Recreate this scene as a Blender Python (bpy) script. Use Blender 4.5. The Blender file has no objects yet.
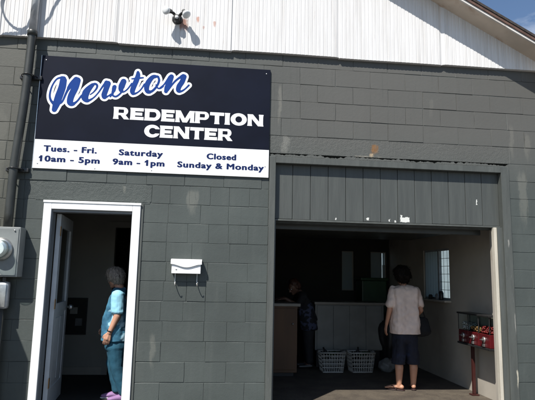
import bpy, bmesh, math, random
import numpy as np
from mathutils import Vector, Matrix, noise
random.seed(7)
S = bpy.context.scene
COL = S.collection
# ---------------------------------------------------------------- camera
H = 3.70                                   # height of the sign's top edge above the ground
yaw, pit, rol = 0.1094, 0.1475, 0.0210
cy, sy, cp, sp = math.cos(yaw), math.sin(yaw), math.cos(pit), math.sin(pit)
f = Vector((sy*cp, cy*cp, sp)); r = Vector((cy, -sy, 0)); u = r.cross(f)
r2 = r*math.cos(rol)+u*math.sin(rol); u2 = -r*math.sin(rol)+u*math.cos(rol)
cam_d = bpy.data.cameras.new('camera'); cam = bpy.data.objects.new('camera', cam_d); COL.objects.link(cam)
M4 = Matrix((( r2.x, u2.x, -f.x, 1.8342), (r2.y, u2.y, -f.y, -5.4948), (r2.z, u2.z, -f.z, H-2.2816), (0, 0, 0, 1)))
cam.matrix_world = M4
cam_d.sensor_width = 36; cam_d.lens = 520.0/535*36; cam_d.clip_end = 2000
S.camera = cam
# ---------------------------------------------------------------- light
SUN = Vector((0.74, 1.0, -1.57)).normalized()
el = math.asin(-SUN.z); az = math.atan2(-SUN.x, -SUN.y)          # compass angle of where the sun stands
w = bpy.data.worlds.new('World'); S.world = w; w.use_nodes = True
nt = w.node_tree; N = nt.nodes; bg = N['Background']
sky = N.new('ShaderNodeTexSky'); sky.sky_type = 'NISHITA'; sky.sun_disc = False
sky.sun_elevation = el; sky.sun_rotation = az; sky.dust_density = .6; sky.ozone_density = 3.5
tc = N.new('ShaderNodeTexCoord'); mp = N.new('ShaderNodeMapping'); mp.inputs['Scale'].default_value = (1.2, 1.2, 3.2)
cn = N.new('ShaderNodeTexNoise'); cn.inputs['Scale'].default_value = 2.6; cn.inputs['Detail'].default_value = 8; cn.inputs['Roughness'].default_value = .6
cr = N.new('ShaderNodeValToRGB'); cr.color_ramp.elements[0].position = .55; cr.color_ramp.elements[1].position = .80
cr.color_ramp.elements[0].color = (0, 0, 0, 1); cr.color_ramp.elements[1].color = (.75, .75, .75, 1)
mx = N.new('ShaderNodeMix'); mx.data_type = 'RGBA'; mx.inputs[7].default_value = (8.5, 8.9, 9.6, 1)
nt.links.new(tc.outputs['Generated'], mp.inputs[0]); nt.links.new(mp.outputs[0], cn.inputs['Vector'])
nt.links.new(cn.outputs[0], cr.inputs[0]); nt.links.new(cr.outputs[0], mx.inputs[0])
nt.links.new(sky.outputs[0], mx.inputs[6]); nt.links.new(mx.outputs[2], bg.inputs[0])
bg.inputs[1].default_value = 0.085
sd = bpy.data.lights.new('sun', 'SUN'); sd.energy = 4.8; sd.angle = math.radians(.53); sd.color = (1, .965, .91)
so = bpy.data.objects.new('sun', sd); COL.objects.link(so); so.location = (-6, -9, 14)
so.rotation_euler = SUN.to_track_quat('-Z', 'Y').to_euler()
S.view_settings.view_transform = 'Standard'; S.view_settings.look = 'None'
S.view_settings.exposure = 0.55; S.view_settings.gamma = 1
S.render.engine = 'CYCLES'; S.cycles.max_bounces = 8
# ---------------------------------------------------------------- materials
class NB:
    def __init__(s, name):
        s.m = bpy.data.materials.new(name); s.m.use_nodes = True; s.t = s.m.node_tree; s.n = s.t.nodes
        s.b = s.n['Principled BSDF']; s._c = None
    def node(s, typ, **k):
        n = s.n.new(typ)
        for a, v in k.items(): setattr(n, a, v)
        return n
    def link(s, a, b): s.t.links.new(a, b)
    def coord(s):
        if s._c is None: s._c = s.node('ShaderNodeNewGeometry')
        return s._c.outputs['Position']
    def noise(s, scale, detail=4, rough=.55, stretch=(1, 1, 1), dist=0):
        mpn = s.node('ShaderNodeMapping'); mpn.inputs['Scale'].default_value = stretch; s.link(s.coord(), mpn.inputs[0])
        n = s.node('ShaderNodeTexNoise'); n.inputs['Scale'].default_value = scale; n.inputs['Detail'].default_value = detail
        n.inputs['Roughness'].default_value = rough; n.inputs['Distortion'].default_value = dist
        s.link(mpn.outputs[0], n.inputs['Vector']); return n.outputs[0]
    def ramp(s, src, a, b, lo=0., hi=1.):
        n = s.node('ShaderNodeMapRange'); n.interpolation_type = 'SMOOTHSTEP'; n.inputs[1].default_value = a; n.inputs[2].default_value = b
        n.inputs[3].default_value = lo; n.inputs[4].default_value = hi
        s.link(src, n.inputs[0]); return n.outputs[0]
    def math(s, op, a, b=None):
        n = s.node('ShaderNodeMath', operation=op)
        for i, v in enumerate((a, b)):
            if v is None: continue
            if isinstance(v, (int, float)): n.inputs[i].default_value = v
            else: s.link(v, n.inputs[i])
        return n.outputs[0]
    def mix(s, fac, a, b):
        n = s.node('ShaderNodeMix', data_type='RGBA')
        for i, v in ((0, fac), (6, a), (7, b)):
            if isinstance(v, (int, float)): n.inputs[i].default_value = v
            elif isinstance(v, tuple): n.inputs[i].default_value = (*v, 1)
            else: s.link(v, n.inputs[i])
        return n.outputs[2]
    def bump(s, h, strength=.3, dist=.01):
        n = s.node('ShaderNodeBump'); n.inputs['Strength'].default_value = strength; n.inputs['Distance'].default_value = dist
        s.link(h, n.inputs['Height']); s.link(n.outputs[0], s.b.inputs['Normal'])
    def col(s, c): s.link(c, s.b.inputs['Base Color'])
def mat(name, c, rough=.6, var=.12, scale=6, bump=0, bscale=60, metal=0, dirt=None, spec=None, stretch=(1, 1, 1), dirt_amt=.5):
    k = NB(name); k.b.inputs['Roughness'].default_value = rough; k.b.inputs['Metallic'].default_value = metal
    if spec is not None: k.b.inputs['Specular IOR Level'].default_value = spec
    lo = tuple(x*(1-var) for x in c); hi = tuple(min(1, x*(1+var)) for x in c)
    o = k.mix(k.ramp(k.noise(scale, 5, stretch=stretch), .3, .7), lo, hi)
    if dirt: o = k.mix(k.ramp(k.noise(scale*.7, 7, .7, stretch=stretch, dist=.4), .52, .72, 0, dirt_amt), o, dirt)
    k.col(o)
    if bump: k.bump(k.noise(bscale, 4), bump, .004)
    return k.m
def stain(k, base, xc, z0, z1, wd, colr, amt, ns=16):
    """a worn or leached streak with a shape of its own, at wall position xc, between heights z0 and z1"""
    sx = k.node('ShaderNodeSeparateXYZ'); k.link(k.coord(), sx.inputs[0])
    wob = k.math('MULTIPLY', k.math('SUBTRACT', k.noise(14, 4, .6, stretch=(1, 1, .4)), .5), wd*1.9)
    dx = k.math('ABSOLUTE', k.math('SUBTRACT', k.math('ADD', sx.outputs[0], wob), xc))
    mx_ = k.ramp(dx, 0, wd*1.0, 1, 0)
    a = k.ramp(sx.outputs[2], z0-(z1-z0)*.2, z0+(z1-z0)*.6, 0, 1); b = k.ramp(sx.outputs[2], z1-(z1-z0)*.2, z1+(z1-z0)*.1, 1, 0)
    br = k.math('ADD', k.math('MULTIPLY', k.noise(ns, 7, .7, stretch=(2.5, 1, .3)), 1.0), -.5)
    m = k.math('MULTIPLY', k.ramp(k.math('ADD', k.math('MULTIPLY', k.math('MULTIPLY', mx_, a), b), br), .30, .95, 0, 1), min(1, amt))
    return k.mix(m, base, colr)
GREY = (.062, .072, .067)
def wall_paint(name, c=GREY, stains=True, rough_b=.24):
    k = NB(name); k.b.inputs['Roughness'].default_value = .55; k.b.inputs['Specular IOR Level'].default_value = .35
    o = k.mix(k.ramp(k.noise(1.3, 5), .3, .7), tuple(x*.86 for x in c), tuple(x*1.13 for x in c))
    o = k.mix(k.ramp(k.noise(3.2, 6, .65, stretch=(2.2, 1, .3)), .5, .75, 0, .35), o, (c[0]*1.5, c[1]*1.42, c[2]*1.4))
    o = k.mix(k.ramp(k.noise(30, 4, .7), .55, .8, 0, .3), o, tuple(x*.6 for x in c))
    # browner left of the conduit, paler and warmer towards the upper right
    sx = k.node('ShaderNodeSeparateXYZ'); k.link(k.coord(), sx.inputs[0])
    o = k.mix(k.ramp(sx.outputs[0], -.22, -.02, .75, 0), o, (c[0]*1.25, c[1]*1.05, c[2]*.88))
    rx = k.math('MULTIPLY', k.ramp(sx.outputs[2], 2.2, 3.2, 0, .7), k.ramp(sx.outputs[0], 1.5, 3.4, .3, 1))
    o = k.mix(rx, o, (c[0]*1.75, c[1]*1.42, c[2]*1.38))
    if stains:
        P = (.42, .40, .33)
        soft = .30
        for xc, z0, z1, wd, cc, am in ((2.55, H-.72, H-.13, .045, P, .5), (1.64, H-1.72, H-1.36, .11, P, .45), (1.30, H-3.3, H-2.85, .05, P, .4),
                                       (5.37, H-1.8, H-.98, .10, P, .42), (5.45, H-.98, H-.55, .09, P, .3), (5.26, H-1.0, H-.45, .06, P, .3),
                                       (1.14, H-3.5, H-2.6, .05, P, .3), (2.62, H-1.0, H-.72, .08, (.5, .48, .42), .5),
                                       (3.62, H-.93, H-.78, .075, (.20, .10, .035), .9), (3.60, H-.95, H-.89, .05, (.42, .32, .2), .7), (3.50, H-.955, H-.92, .3, (.2, .19, .16), .7),
                                       (-.35, H-1.9, H-.5, .12, P, .2), (.93, H-1.46, H-1.36, .03, P, .5), (4.3, H-.5, H-.2, .05, P, .15)):
            o = stain(k, o, xc, z0, z1, wd, cc, am if am > .6 else am*soft)
    o = k.mix(k.ramp(k.noise(11, 8, .8), .68, .72, 0, .55), o, (.17, .17, .16))
    o = k.mix(k.ramp(k.noise(5, 7, .7, stretch=(4, 1, .15)), .56, .74, 0, .35), o, (c[0]*.55, c[1]*.55, c[2]*.55))
    k.col(o)
    h = k.math('ADD', k.noise(140, 3), k.math('MULTIPLY', k.noise(28, 5, .6), 1.4))
    k.bump(h, rough_b, .004); return k.m
M = {}
M['block'] = wall_paint('painted_block')
M['stucco'] = wall_paint('painted_stucco', rough_b=.9)
M['mortar'] = mat('mortar', (.065, .073, .070), .8, .2, 12, .6, 80)
k = NB('grey_trim_paint'); k.b.inputs['Roughness'].default_value = .5
o = k.mix(k.ramp(k.noise(5, 6, .6, stretch=(3, 1, .4)), .3, .72), (.062, .067, .061), (.084, .090, .082))
o = k.mix(k.ramp(k.noise(9, 8, .75, stretch=(3, 1, .4)), .60, .72, 0, .7), o, (.14, .15, .14))
for a in ((5.18, H-3.45, H-3.2, .02, (.50, .46, .36), .8), (5.15, H-1.93, H-1.8, .018, (.3, .29, .26), .7), (5.188, H-2.9, H-2.6, .012, (.3, .29, .26), .6)):
    o = stain(k, o, *a)
k.col(o); k.bump(k.noise(50, 5, stretch=(2, 1, .5)), .3, .004); M['trim'] = k.m
k = NB('grey_board_paint'); k.b.inputs['Roughness'].default_value = .5
o = k.mix(k.ramp(k.noise(7, 6, .6, stretch=(3, 1, .25)), .3, .75), (.054, .059, .055), (.070, .076, .070))
sx4 = k.node('ShaderNodeSeparateXYZ'); k.link(k.coord(), sx4.inputs[0])
wb = k.math('MULTIPLY', k.math('SUBTRACT', k.noise(30, 5, .7), .5), .05)
def chip(o, x0, x1, z0, z1, c=(.62, .62, .58)):
    X_ = k.math('ADD', sx4.outputs[0], wb); Z_ = k.math('ADD', sx4.outputs[2], wb)
    m_ = k.math('MULTIPLY', k.math('MULTIPLY', k.math('GREATER_THAN', X_, x0), k.math('LESS_THAN', X_, x1)), k.math('MULTIPLY', k.math('GREATER_THAN', Z_, z0), k.math('LESS_THAN', Z_, z1)))
    return k.mix(m_, o, c)
o = chip(o, 3.935, 4.04, H-1.645, H-1.59); o = chip(o, 3.935, 3.96, H-1.61, H-1.565)
for a_ in ((3.55, 3.575, H-1.64, H-1.61), (3.80, 3.815, H-1.645, H-1.62), (3.87, 3.885, H-1.65, H-1.625), (4.83, 4.842, H-1.42, H-1.36), (3.20, 3.212, H-1.64, H-1.62)): o = chip(o, *a_)
o = k.mix(k.ramp(k.noise(13, 8, .8, stretch=(2, 1, .3)), .64, .70, 0, .5), o, (.14, .145, .135)); k.col(o); k.bump(k.noise(40, 5, stretch=(3, 1, .2)), .3, .004); M['board'] = k.m
k = NB('white_siding_paint'); k.b.inputs['Roughness'].default_value = .45
o = k.mix(k.ramp(k.noise(5, 6, .65, stretch=(4, 1, .25)), .35, .75), (.69, .68, .665), (.57, .555, .535))
o = k.mix(k.ramp(k.noise(7, 8, .75, stretch=(5, 1, .4)), .62, .74, 0, .6), o, (.42, .35, .30))
sxx = k.node('ShaderNodeSeparateXYZ'); k.link(k.coord(), sxx.inputs[0])
o = k.mix(k.math('MULTIPLY', k.ramp(sxx.outputs[0], -.6, 3.4, .55, 0), k.ramp(k.noise(3.5, 7, .7, stretch=(5, 1, .22)), .45, .65)), o, (.44, .40, .37))
for a in ((1.455, H+.34, H+.53, .10, (.28, .13, .09), .9), (1.62, H+.46, H+.56, .03, (.45, .2, .13), .8), (1.80, H+.42, H+.52, .035, (.45, .22, .15), .7), (1.68, H+.40, H+.45, .03, (.4, .2, .15), .6)):
    o = stain(k, o, *a)
k.col(o); k.bump(k.noise(60, 4), .15, .003); M['siding'] = k.m
M['soffit'] = mat('soffit_paint', (.60, .50, .40), .6, .12, 3, .2, 40, dirt=(.34, .18, .10), dirt_amt=.8)
M['white'] = mat('white_paint', (.80, .80, .79), .4, .05, 6, .15, 40, dirt=(.55, .54, .5), dirt_amt=.35, stretch=(2, 1, .6))
M['oldwhite'] = mat('weathered_white_paint', (.60, .57, .53), .55, .15, 5, .3, 40, dirt=(.25, .15, .10), dirt_amt=.7)
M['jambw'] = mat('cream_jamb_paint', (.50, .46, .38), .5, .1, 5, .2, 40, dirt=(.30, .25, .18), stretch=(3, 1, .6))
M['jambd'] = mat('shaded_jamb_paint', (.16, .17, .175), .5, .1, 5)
M['shingle'] = mat('dark_shingles', (.035, .028, .025), .85, .4, 30, .8, 60)
M['drip'] = mat('drip_edge', (.10, .055, .04), .6, .3, 12)
M['conduit'] = mat('grey_conduit_paint', (.034, .036, .032), .42, .15, 8, .1, 40)
M['galv'] = mat('galvanised_conduit', (.42, .43, .44), .4, .2, 10, .1, 60, metal=.5)
M['box'] = mat('meter_box_grey', (.20, .215, .21), .42, .08, 8, .1, 80)
M['dark'] = mat('dark_rubber', (.012, .012, .013), .5, .2, 10)
M['black'] = mat('black_plastic', (.02, .02, .02), .35, .2, 10)
M['navy'] = mat('navy_sign_face', (.0055, .0075, .0165), .55, .15, 2.5, .02, 40, spec=.10)
M['blue'] = mat('blue_vinyl', (.004, .040, .215), .5, .08, 5, spec=.15)
M['ltr'] = mat('white_vinyl', (.80, .80, .80), .4, .04, 6)
M['navyltr'] = mat('navy_vinyl', (.006, .017, .085), .5, .1, 6, spec=.15)
M['metal'] = mat('dull_steel', (.55, .55, .53), .35, .15, 20, metal=.9)
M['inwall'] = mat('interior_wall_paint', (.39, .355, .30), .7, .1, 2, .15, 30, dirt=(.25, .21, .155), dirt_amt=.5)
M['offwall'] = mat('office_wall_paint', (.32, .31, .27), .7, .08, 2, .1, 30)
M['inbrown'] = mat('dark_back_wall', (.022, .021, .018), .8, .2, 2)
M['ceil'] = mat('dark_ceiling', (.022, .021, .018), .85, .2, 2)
k = NB('worn_concrete_floor'); k.b.inputs['Roughness'].default_value = .75
o = k.mix(k.ramp(k.noise(4, 7, .65), .3, .7), (.055, .044, .034), (.10, .082, .06))
o = k.mix(k.ramp(k.noise(26, 6, .7), .52, .7, 0, .8), o, (.045, .035, .028))
o = k.mix(k.ramp(k.noise(90, 3, .6), .62, .7, 0, .7), o, (.2, .17, .13)); k.col(o); k.bump(k.noise(50, 6), .5, .006); M['floor'] = k.m
k = NB('asphalt'); k.b.inputs['Roughness'].default_value = .85
o = k.mix(k.ramp(k.noise(.5, 6), .3, .7), (.075, .073, .068), (.11, .105, .098))
o = k.mix(k.ramp(k.noise(160, 3), .55, .7, 0, .6), o, (.2, .19, .18)); k.col(o); k.bump(k.noise(120, 4), .6, .01); M['asphalt'] = k.m
M['ply'] = mat('brown_plywood', (.10, .048, .02), .6, .2, 5, .1, 30, stretch=(1, 1, .2))
M['cream'] = mat('cream_laminate', (.22, .20, .17), .4, .08, 5)
M['panel'] = mat('white_plastic_panel', (.17, .175, .165), .45, .12, 4, .1, 20)
M['basket'] = mat('white_basket_plastic', (.42, .41, .38), .4, .06, 8)
M['doorpaint'] = mat('door_white_paint', (.52, .54, .55), .4, .08, 5, dirt=(.25, .26, .27), dirt_amt=.4)
M['green'] = mat('green_bin_plastic', (.008, .042, .014), .45, .2, 5)
M['red'] = mat('red_enamel', (.085, .008, .010), .3, .15, 8)
M['maroon'] = mat('maroon_stand_paint', (.045, .012, .010), .4, .15, 8)
M['brass'] = mat('hinge_brass', (.35, .2, .08), .4, .1, 8, metal=.7)
M['bagplastic'] = mat('pale_plastic_bag', (.16, .165, .165), .35, .15, 9, .5, 20)
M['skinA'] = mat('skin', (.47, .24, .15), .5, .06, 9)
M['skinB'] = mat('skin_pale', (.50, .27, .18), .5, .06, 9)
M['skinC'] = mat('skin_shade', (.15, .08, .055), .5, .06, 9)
M['hairdark'] = mat('dark_brown_hair', (.007, .004, .003), .7, .4, 40, .6, 90, stretch=(1, 1, .3), spec=.15)
M['hairgrey'] = mat('grey_brown_hair', (.24, .205, .17), .55, .35, 45, .8, 90, stretch=(1, 1, .3))
M['hairred'] = mat('reddish_brown_hair', (.06, .022, .014), .5, .4, 40, .6, 90)
M['tee'] = mat('cream_cotton', (.74, .58, .49), .85, .07, 10, .35, 60)
M['navycloth'] = mat('navy_cotton', (.006, .008, .018), .85, .25, 10, .3, 60, dirt=(.02, .035, .09))
M['darkcloth'] = mat('black_cotton', (.012, .012, .014), .85, .2, 10, .3, 60)
M['sandal'] = mat('flip_flop_rubber', (.03, .012, .012), .6, .1, 10)
M['tealpants'] = mat('teal_cotton', (.012, .075, .12), .85, .15, 8, .3, 60)
M['purple'] = mat('lilac_canvas', (.24, .13, .28), .7, .15, 14)
k = NB('blue_print_cotton'); k.b.inputs['Roughness'].default_value = .85
vo = k.node('ShaderNodeTexVoronoi'); vo.inputs['Scale'].default_value = 9; k.link(k.coord(), vo.inputs['Vector'])
o = k.mix(k.ramp(k.noise(8, 4), .4, .62), (.022, .105, .18), (.045, .17, .26)); o = k.mix(k.ramp(k.noise(5, 3, dist=.8),    .54, .60, 0, .9), o, (.35, .55, .64))
k.col(o); k.bump(k.noise(60, 3), .3, .003); M['bluetop'] = k.m
M['palesleeve'] = mat('pale_blue_cotton', (.27, .56, .70), .8, .1, 8, .3, 60)
k = NB('blue_white_print'); k.b.inputs['Roughness'].default_value = .85
k.col(k.mix(k.ramp(k.noise(14, 3), .48, .54), (.006, .007, .012), (.05, .06, .11))); M['print'] = k.m
def glassmat(name, tint=(.9, .95, .95), rough=.02, alpha=.25):
    k = NB(name); b = k.b; b.inputs['Base Color'].default_value = (*tint, 1); b.inputs['Roughness'].default_value = rough
    tr = k.node('ShaderNodeBsdfTransparent'); gl = k.node('ShaderNodeBsdfGlossy'); gl.inputs['Roughness'].default_value = rough
    ms = k.node('ShaderNodeMixShader'); fr = k.node('ShaderNodeMath', operation='MULTIPLY_ADD'); lw = k.node('ShaderNodeLayerWeight'); lw.inputs[0].default_value = .5
    pw = k.node('ShaderNodeMath', operation='POWER'); pw.inputs[1].default_value = 4; k.link(lw.outputs['Facing'], pw.inputs[0]); k.link(pw.outputs[0], fr.inputs[0]); fr.inputs[1].default_value = .7; fr.inputs[2].default_value = .04
    tr.inputs[0].default_value = (*tint, 1)
    k.link(fr.outputs[0], ms.inputs[0]); k.link(tr.outputs[0], ms.inputs[1]); k.link(gl.outputs[0], ms.inputs[2])
    k.link(ms.outputs[0], k.n['Material Output'].inputs[0]); return k.m
M['glass'] = glassmat('clear_glass'); M['smoke'] = glassmat('dusty_glass', (.55, .6, .6), .08)
M['bulb'] = mat('frosted_bulb_glass', (.75, .76, .75), .15, .08, 12)
def curtain(name, c, t):
    k = NB(name); d = k.node('ShaderNodeBsdfDiffuse'); tl = k.node('ShaderNodeBsdfTranslucent'); a = k.node('ShaderNodeMixShader')
    d.inputs[0].default_value = (*c, 1); tl.inputs[0].default_value = (*c, 1); a.inputs[0].default_value = t
    k.link(d.outputs[0], a.inputs[1]); k.link(tl.outputs[0], a.inputs[2]); k.link(a.outputs[0], k.n['Material Output'].inputs[0]); return k.m
M['curtain'] = curtain('thin_grey_curtain', (.35, .40, .40), .35)
M['blind'] = curtain('white_window_blind', (.8, .82, .82), .6)
M['candy'] = mat('red_gumballs', (.16, .012, .01), .3, .4, 30)
M['neigh'] = mat('pale_blue_clapboard', (.34, .38, .40), .7, .1, 3)
M['muntin'] = mat('thin_grey_muntins', (.30, .32, .33), .5)
M['fence'] = mat('weathered_fence_wood', (.24, .20, .15), .8, .2, 6, .4, 30, stretch=(3, 3, .3))
# ---------------------------------------------------------------- helpers
def tag(o, label=None, cat=None, group=None, kind=None):
    if label: o['label'] = label
    if cat: o['category'] = cat
    if group: o['group'] = group
    if kind: o['kind'] = kind
    return o
def empty(name, loc=(0, 0, 0), rz=0, **k):
    o = bpy.data.objects.new(name, None); COL.objects.link(o); o.location = loc; o.rotation_euler.z = rz; o.empty_display_size = .1
    return tag(o, **k)
def obj(name, bm, m, parent=None, smooth=False, label=None, world=True):
    """link one mesh object; vertices are in world space and are moved into the parent's space"""
    me = bpy.data.meshes.new(name)
    if isinstance(bm, bmesh.types.BMesh):
        bmesh.ops.recalc_face_normals(bm, faces=bm.faces); bm.to_mesh(me); bm.free()
    else: me = bm; me.name = name
    for mm in (m if isinstance(m, (list, tuple)) else [m]): me.materials.append(M[mm] if isinstance(mm, str) else mm)
    o = bpy.data.objects.new(name, me); COL.objects.link(o)
    if smooth:
        for p in me.polygons: p.use_smooth = True
    if parent:
        o.parent = parent
        if world:
            q = parent; mt = Matrix.Identity(4)
            while q: mt = q.matrix_basis @ mt if False else Matrix.LocRotScale(q.location, q.rotation_euler, q.scale) @ mt; q = q.parent
            me.transform(mt.inverted())
    if label: o['label'] = label
    return o
def BM(): return bmesh.new()
def box(bm, x0, x1, y0, y1, z0, z1, bev=0, mi=0):
    vs = [bm.verts.new((x, y, z)) for z in (z0, z1) for y in (y0, y1) for x in (x0, x1)]
    fs = [bm.faces.new([vs[i] for i in q]) for q in ((0, 2, 3, 1), (4, 5, 7, 6), (0, 1, 5, 4), (2, 6, 7, 3), (0, 4, 6, 2), (1, 3, 7, 5))]
    for q in fs: q.material_index = mi
    if bev:
        es = list({e for q in fs for e in q.edges})
        bmesh.ops.bevel(bm, geom=es, offset=bev, segments=2, affect='EDGES', profile=.6)
    return bm
def B(x0, x1, y0, y1, z0, z1, bev=0): return box(BM(), x0, x1, y0, y1, z0, z1, bev)
def tube(bm, pts, rad, seg=12, cap=True):
    pts = [Vector(p) for p in pts]; n = len(pts); rads = rad if isinstance(rad, (list, tuple)) else [rad]*n
    rings = []; prev = None
    for i, p in enumerate(pts):
        t = (pts[min(i+1, n-1)]-pts[max(i-1, 0)]).normalized()
        if prev is None: a = t.orthogonal().normalized()
        else: a = (prev-t*prev.dot(t)).normalized()
        prev = a; b = t.cross(a)
        rings.append([bm.verts.new(p+(a*math.cos(2*math.pi*j/seg)+b*math.sin(2*math.pi*j/seg))*rads[i]) for j in range(seg)])
    for A, C in zip(rings, rings[1:]):
        for j in range(seg): bm.faces.new((A[j], A[(j+1) % seg], C[(j+1) % seg], C[j]))
    if cap: bm.faces.new(rings[0][::-1]); bm.faces.new(rings[-1])
    return bm
def lathe(bm, prof, c, axis='z', seg=24):
    """prof: (radius, height) pairs; axis 'z' up, '-y' towards the street"""
    c = Vector(c); rings = []
    for rr, hh in prof:
        ring = []
        for j in range(seg):
            a = 2*math.pi*j/seg; x, y = rr*math.cos(a), rr*math.sin(a)
            ring.append(bm.verts.new(c+(Vector((x, y, hh)) if axis == 'z' else Vector((x, -hh, y)))))
        rings.append(ring)
    for A, C in zip(rings, rings[1:]):
        for j in range(seg): bm.faces.new((A[j], A[(j+1) % seg], C[(j+1) % seg], C[j]))
    bm.faces.new(rings[0][::-1]); bm.faces.new(rings[-1]); return bm
def smoothpath(pts, k=8):
    pts = [np.array(p, float) for p in pts]; P = [2*pts[0]-pts[1]]+pts+[2*pts[-1]-pts[-2]]; out = []
    for i in range(1, len(P)-2):
        for s in range(k):
            t = s/k; a, b, c, d = P[i-1:i+3]
            out.append(.5*((2*b)+(c-a)*t+(2*a-5*b+4*c-d)*t*t+(3*b-a-3*c+d)*t**3))
    out.append(pts[-1]); return out
# ================================================================= THE SETTING
g = BM(); vs = [g.verts.new(p) for p in ((-400, -400, 0), (400, -400, 0), (400, 400, 0), (-400, 400, 0))]; g.faces.new(vs)
tag(obj('ground', g, 'asphalt'), kind='structure')
g = BM(); vs = [g.verts.new((x, y, .004)) for x, y in ((2.2, .0), (5.5, .0), (5.5, 4.4), (2.2, 4.4))]; g.faces.new(vs)
tag(obj('garage_floor', g, 'floor'), kind='structure')
tag(obj('office_floor', B(-1.4, 2.3, .02, 4.4, .001, .045), 'inbrown'), kind='structure')
# ================================================================= THE BUILDING
bld = empty('redemption_center_building', (1.8, 2.1, 0), label='grey painted block building with white ribbed gable siding and an open garage bay', cat='building')
XL, XR = -2.0, 5.60
WT = .20
SB = H+.187                                # siding bottom
def rowz(k): return H-.140-.2005*k
openings = [(.145, 1.11, rowz(7)), (2.452, 5.20, rowz(4))]
back = BM()
def slab(x0, x1, z0, z1): box(back, x0, x1, .003, WT, z0, z1)
slab(XL, .145, 0, SB+.3); slab(.145, 1.11, rowz(7)-.03, SB+.3); slab(1.11, 2.452, 0, SB+.3); slab(2.452, 5.20, H-.941, SB+.3); box(back, 2.452, 5.20, .06, WT, H-.975, H-.9412); slab(5.20, XR, 0, SB+.3)
# side and rear walls, gable masonry
obj('masonry_core', back, 'mortar', bld)
blk = BM(); par = BM()
def block(bm, x0, x1, z0, z1, gap=.0016, sub=1):
    if x1-x0 < .03: return
    d = -abs(random.gauss(0, .0016)); tl = [random.gauss(0, .0010) for _ in range(4)]
    j = lambda s=.0012: random.gauss(0, s)
    gx = gap*random.choice((.15, .3, .5, .9)); gz = gap*random.uniform(.5, 1.5); ins = random.uniform(.0015, .0045)
    o4 = [(x0+gx+j(), z0+gz+j()), (x1-gx+j(), z0+gz+j()), (x1-gx+j(), z1-gz+j()), (x0+gx+j(), z1-gz+j())]
    nx = max(1, int((x1-x0)/.1)); nz = 2
    outer = []; inner = []
    # rim as a loop with a few points per side, so that arrises wander
    def loop(ins_, y):
        L = []
        c = [(o4[0][0]+ins_, o4[0][1]+ins_), (o4[1][0]-ins_, o4[1][1]+ins_), (o4[2][0]-ins_, o4[2][1]-ins_), (o4[3][0]+ins_, o4[3][1]-ins_)]
        for i in range(4):
            a, b = c[i], c[(i+1) % 4]; n = nx if i % 2 == 0 else nz
            for s in range(n):
                t = s/n; L.append((a[0]+(b[0]-a[0])*t+(j(.0009) if s else 0), y(i, t), a[1]+(b[1]-a[1])*t+(j(.0009) if s else 0)))
        return [bm.verts.new(p) for p in L]
    A = loop(0, lambda i, t: .0024); C = loop(ins, lambda i, t: d+tl[i]*(1-t)+tl[(i+1) % 4]*t)
    n = len(A)
    for i in range(n): bm.faces.new((A[i], A[(i+1) % n], C[(i+1) % n], C[i]))
    bm.faces.new(C)
JT = {6: [1.216, 1.407, 1.61, 1.829, 2.03, 2.243], 7: [1.396, 1.732, 2.026], 8: [1.391, 1.606, 1.823, 2.032, 2.238], 9: [1.39, 1.656, 2.049],
      10: [1.40, 1.613, 1.828, 2.243], 11: [1.384, 1.617, 1.815, 2.031], 12: [1.364, 1.59, 1.817, 2.233], 13: [1.389, 1.811, 2.044],
      14: [1.385, 1.833, 2.234], 15: [1.632, 2.047], 16: [1.39, 1.83, 2.24], 17: [1.62, 2.03]}
base_x = 2.98                              # a joint in even rows above the bay
for kk in range(-2, 19):
    z1, z0 = rowz(kk), rowz(kk+1)
    if kk == 18: z0 = 0
    if z0 < 0: z0 = 0
    if z1 <= 0: continue
    segs = [(XL, XR)]
    for ox0, ox1, oz in openings:
        if z1 <= oz+.001:
            ns = []
            for a, b in segs:
                if b <= ox0 or a >= ox1: ns.append((a, b)); continue
                if a < ox0: ns.append((a, ox0))
                if b > ox1: ns.append((ox1, b))
            segs = ns
    for a, b in segs:
        off = base_x+(.203 if kk % 2 else 0)
        js = [off+.4064*i for i in range(-14, 8)]
        js = [q+random.gauss(0, .004) for q in js]
        extra = [q+.2032 for q in js if random.random() < (.16 if q < 1.2 else .02)]
        js = sorted(js+extra)
        if kk in JT and a < 1.3 < b or (kk in JT and abs(a-1.11) < .01):
            js = [q for q in js if not 1.1 < q < 2.45]+JT[kk]; js.sort()
            if a < 1.1: js = [q for q in js if not 1.0 < q < 1.2 or q == 1.216]
        if kk == 3:                      # stuccoed lintel above the bay
            js = [q for q in js if q < 2.42]+[2.452, 5.22]
        if kk == 6: js = [q for q in js if q < .06 or q > 1.2]
        js = [a]+[q for q in js if a+.04 < q < b-.04]+[b]
        for p0, p1 in zip(js, js[1:]):
            isp = (kk == 3 and 2.4 < p0 < 5.2) or (kk == 6 and p1-p0 > .9)
            if not isp: block(blk, p0, p1, z0, z1)
            else: block(par, p0, p1, z0, z1, gap=.005)
obj('block_face', blk, 'block', bld)
obj('stucco_band', par, 'stucco', bld)
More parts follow.
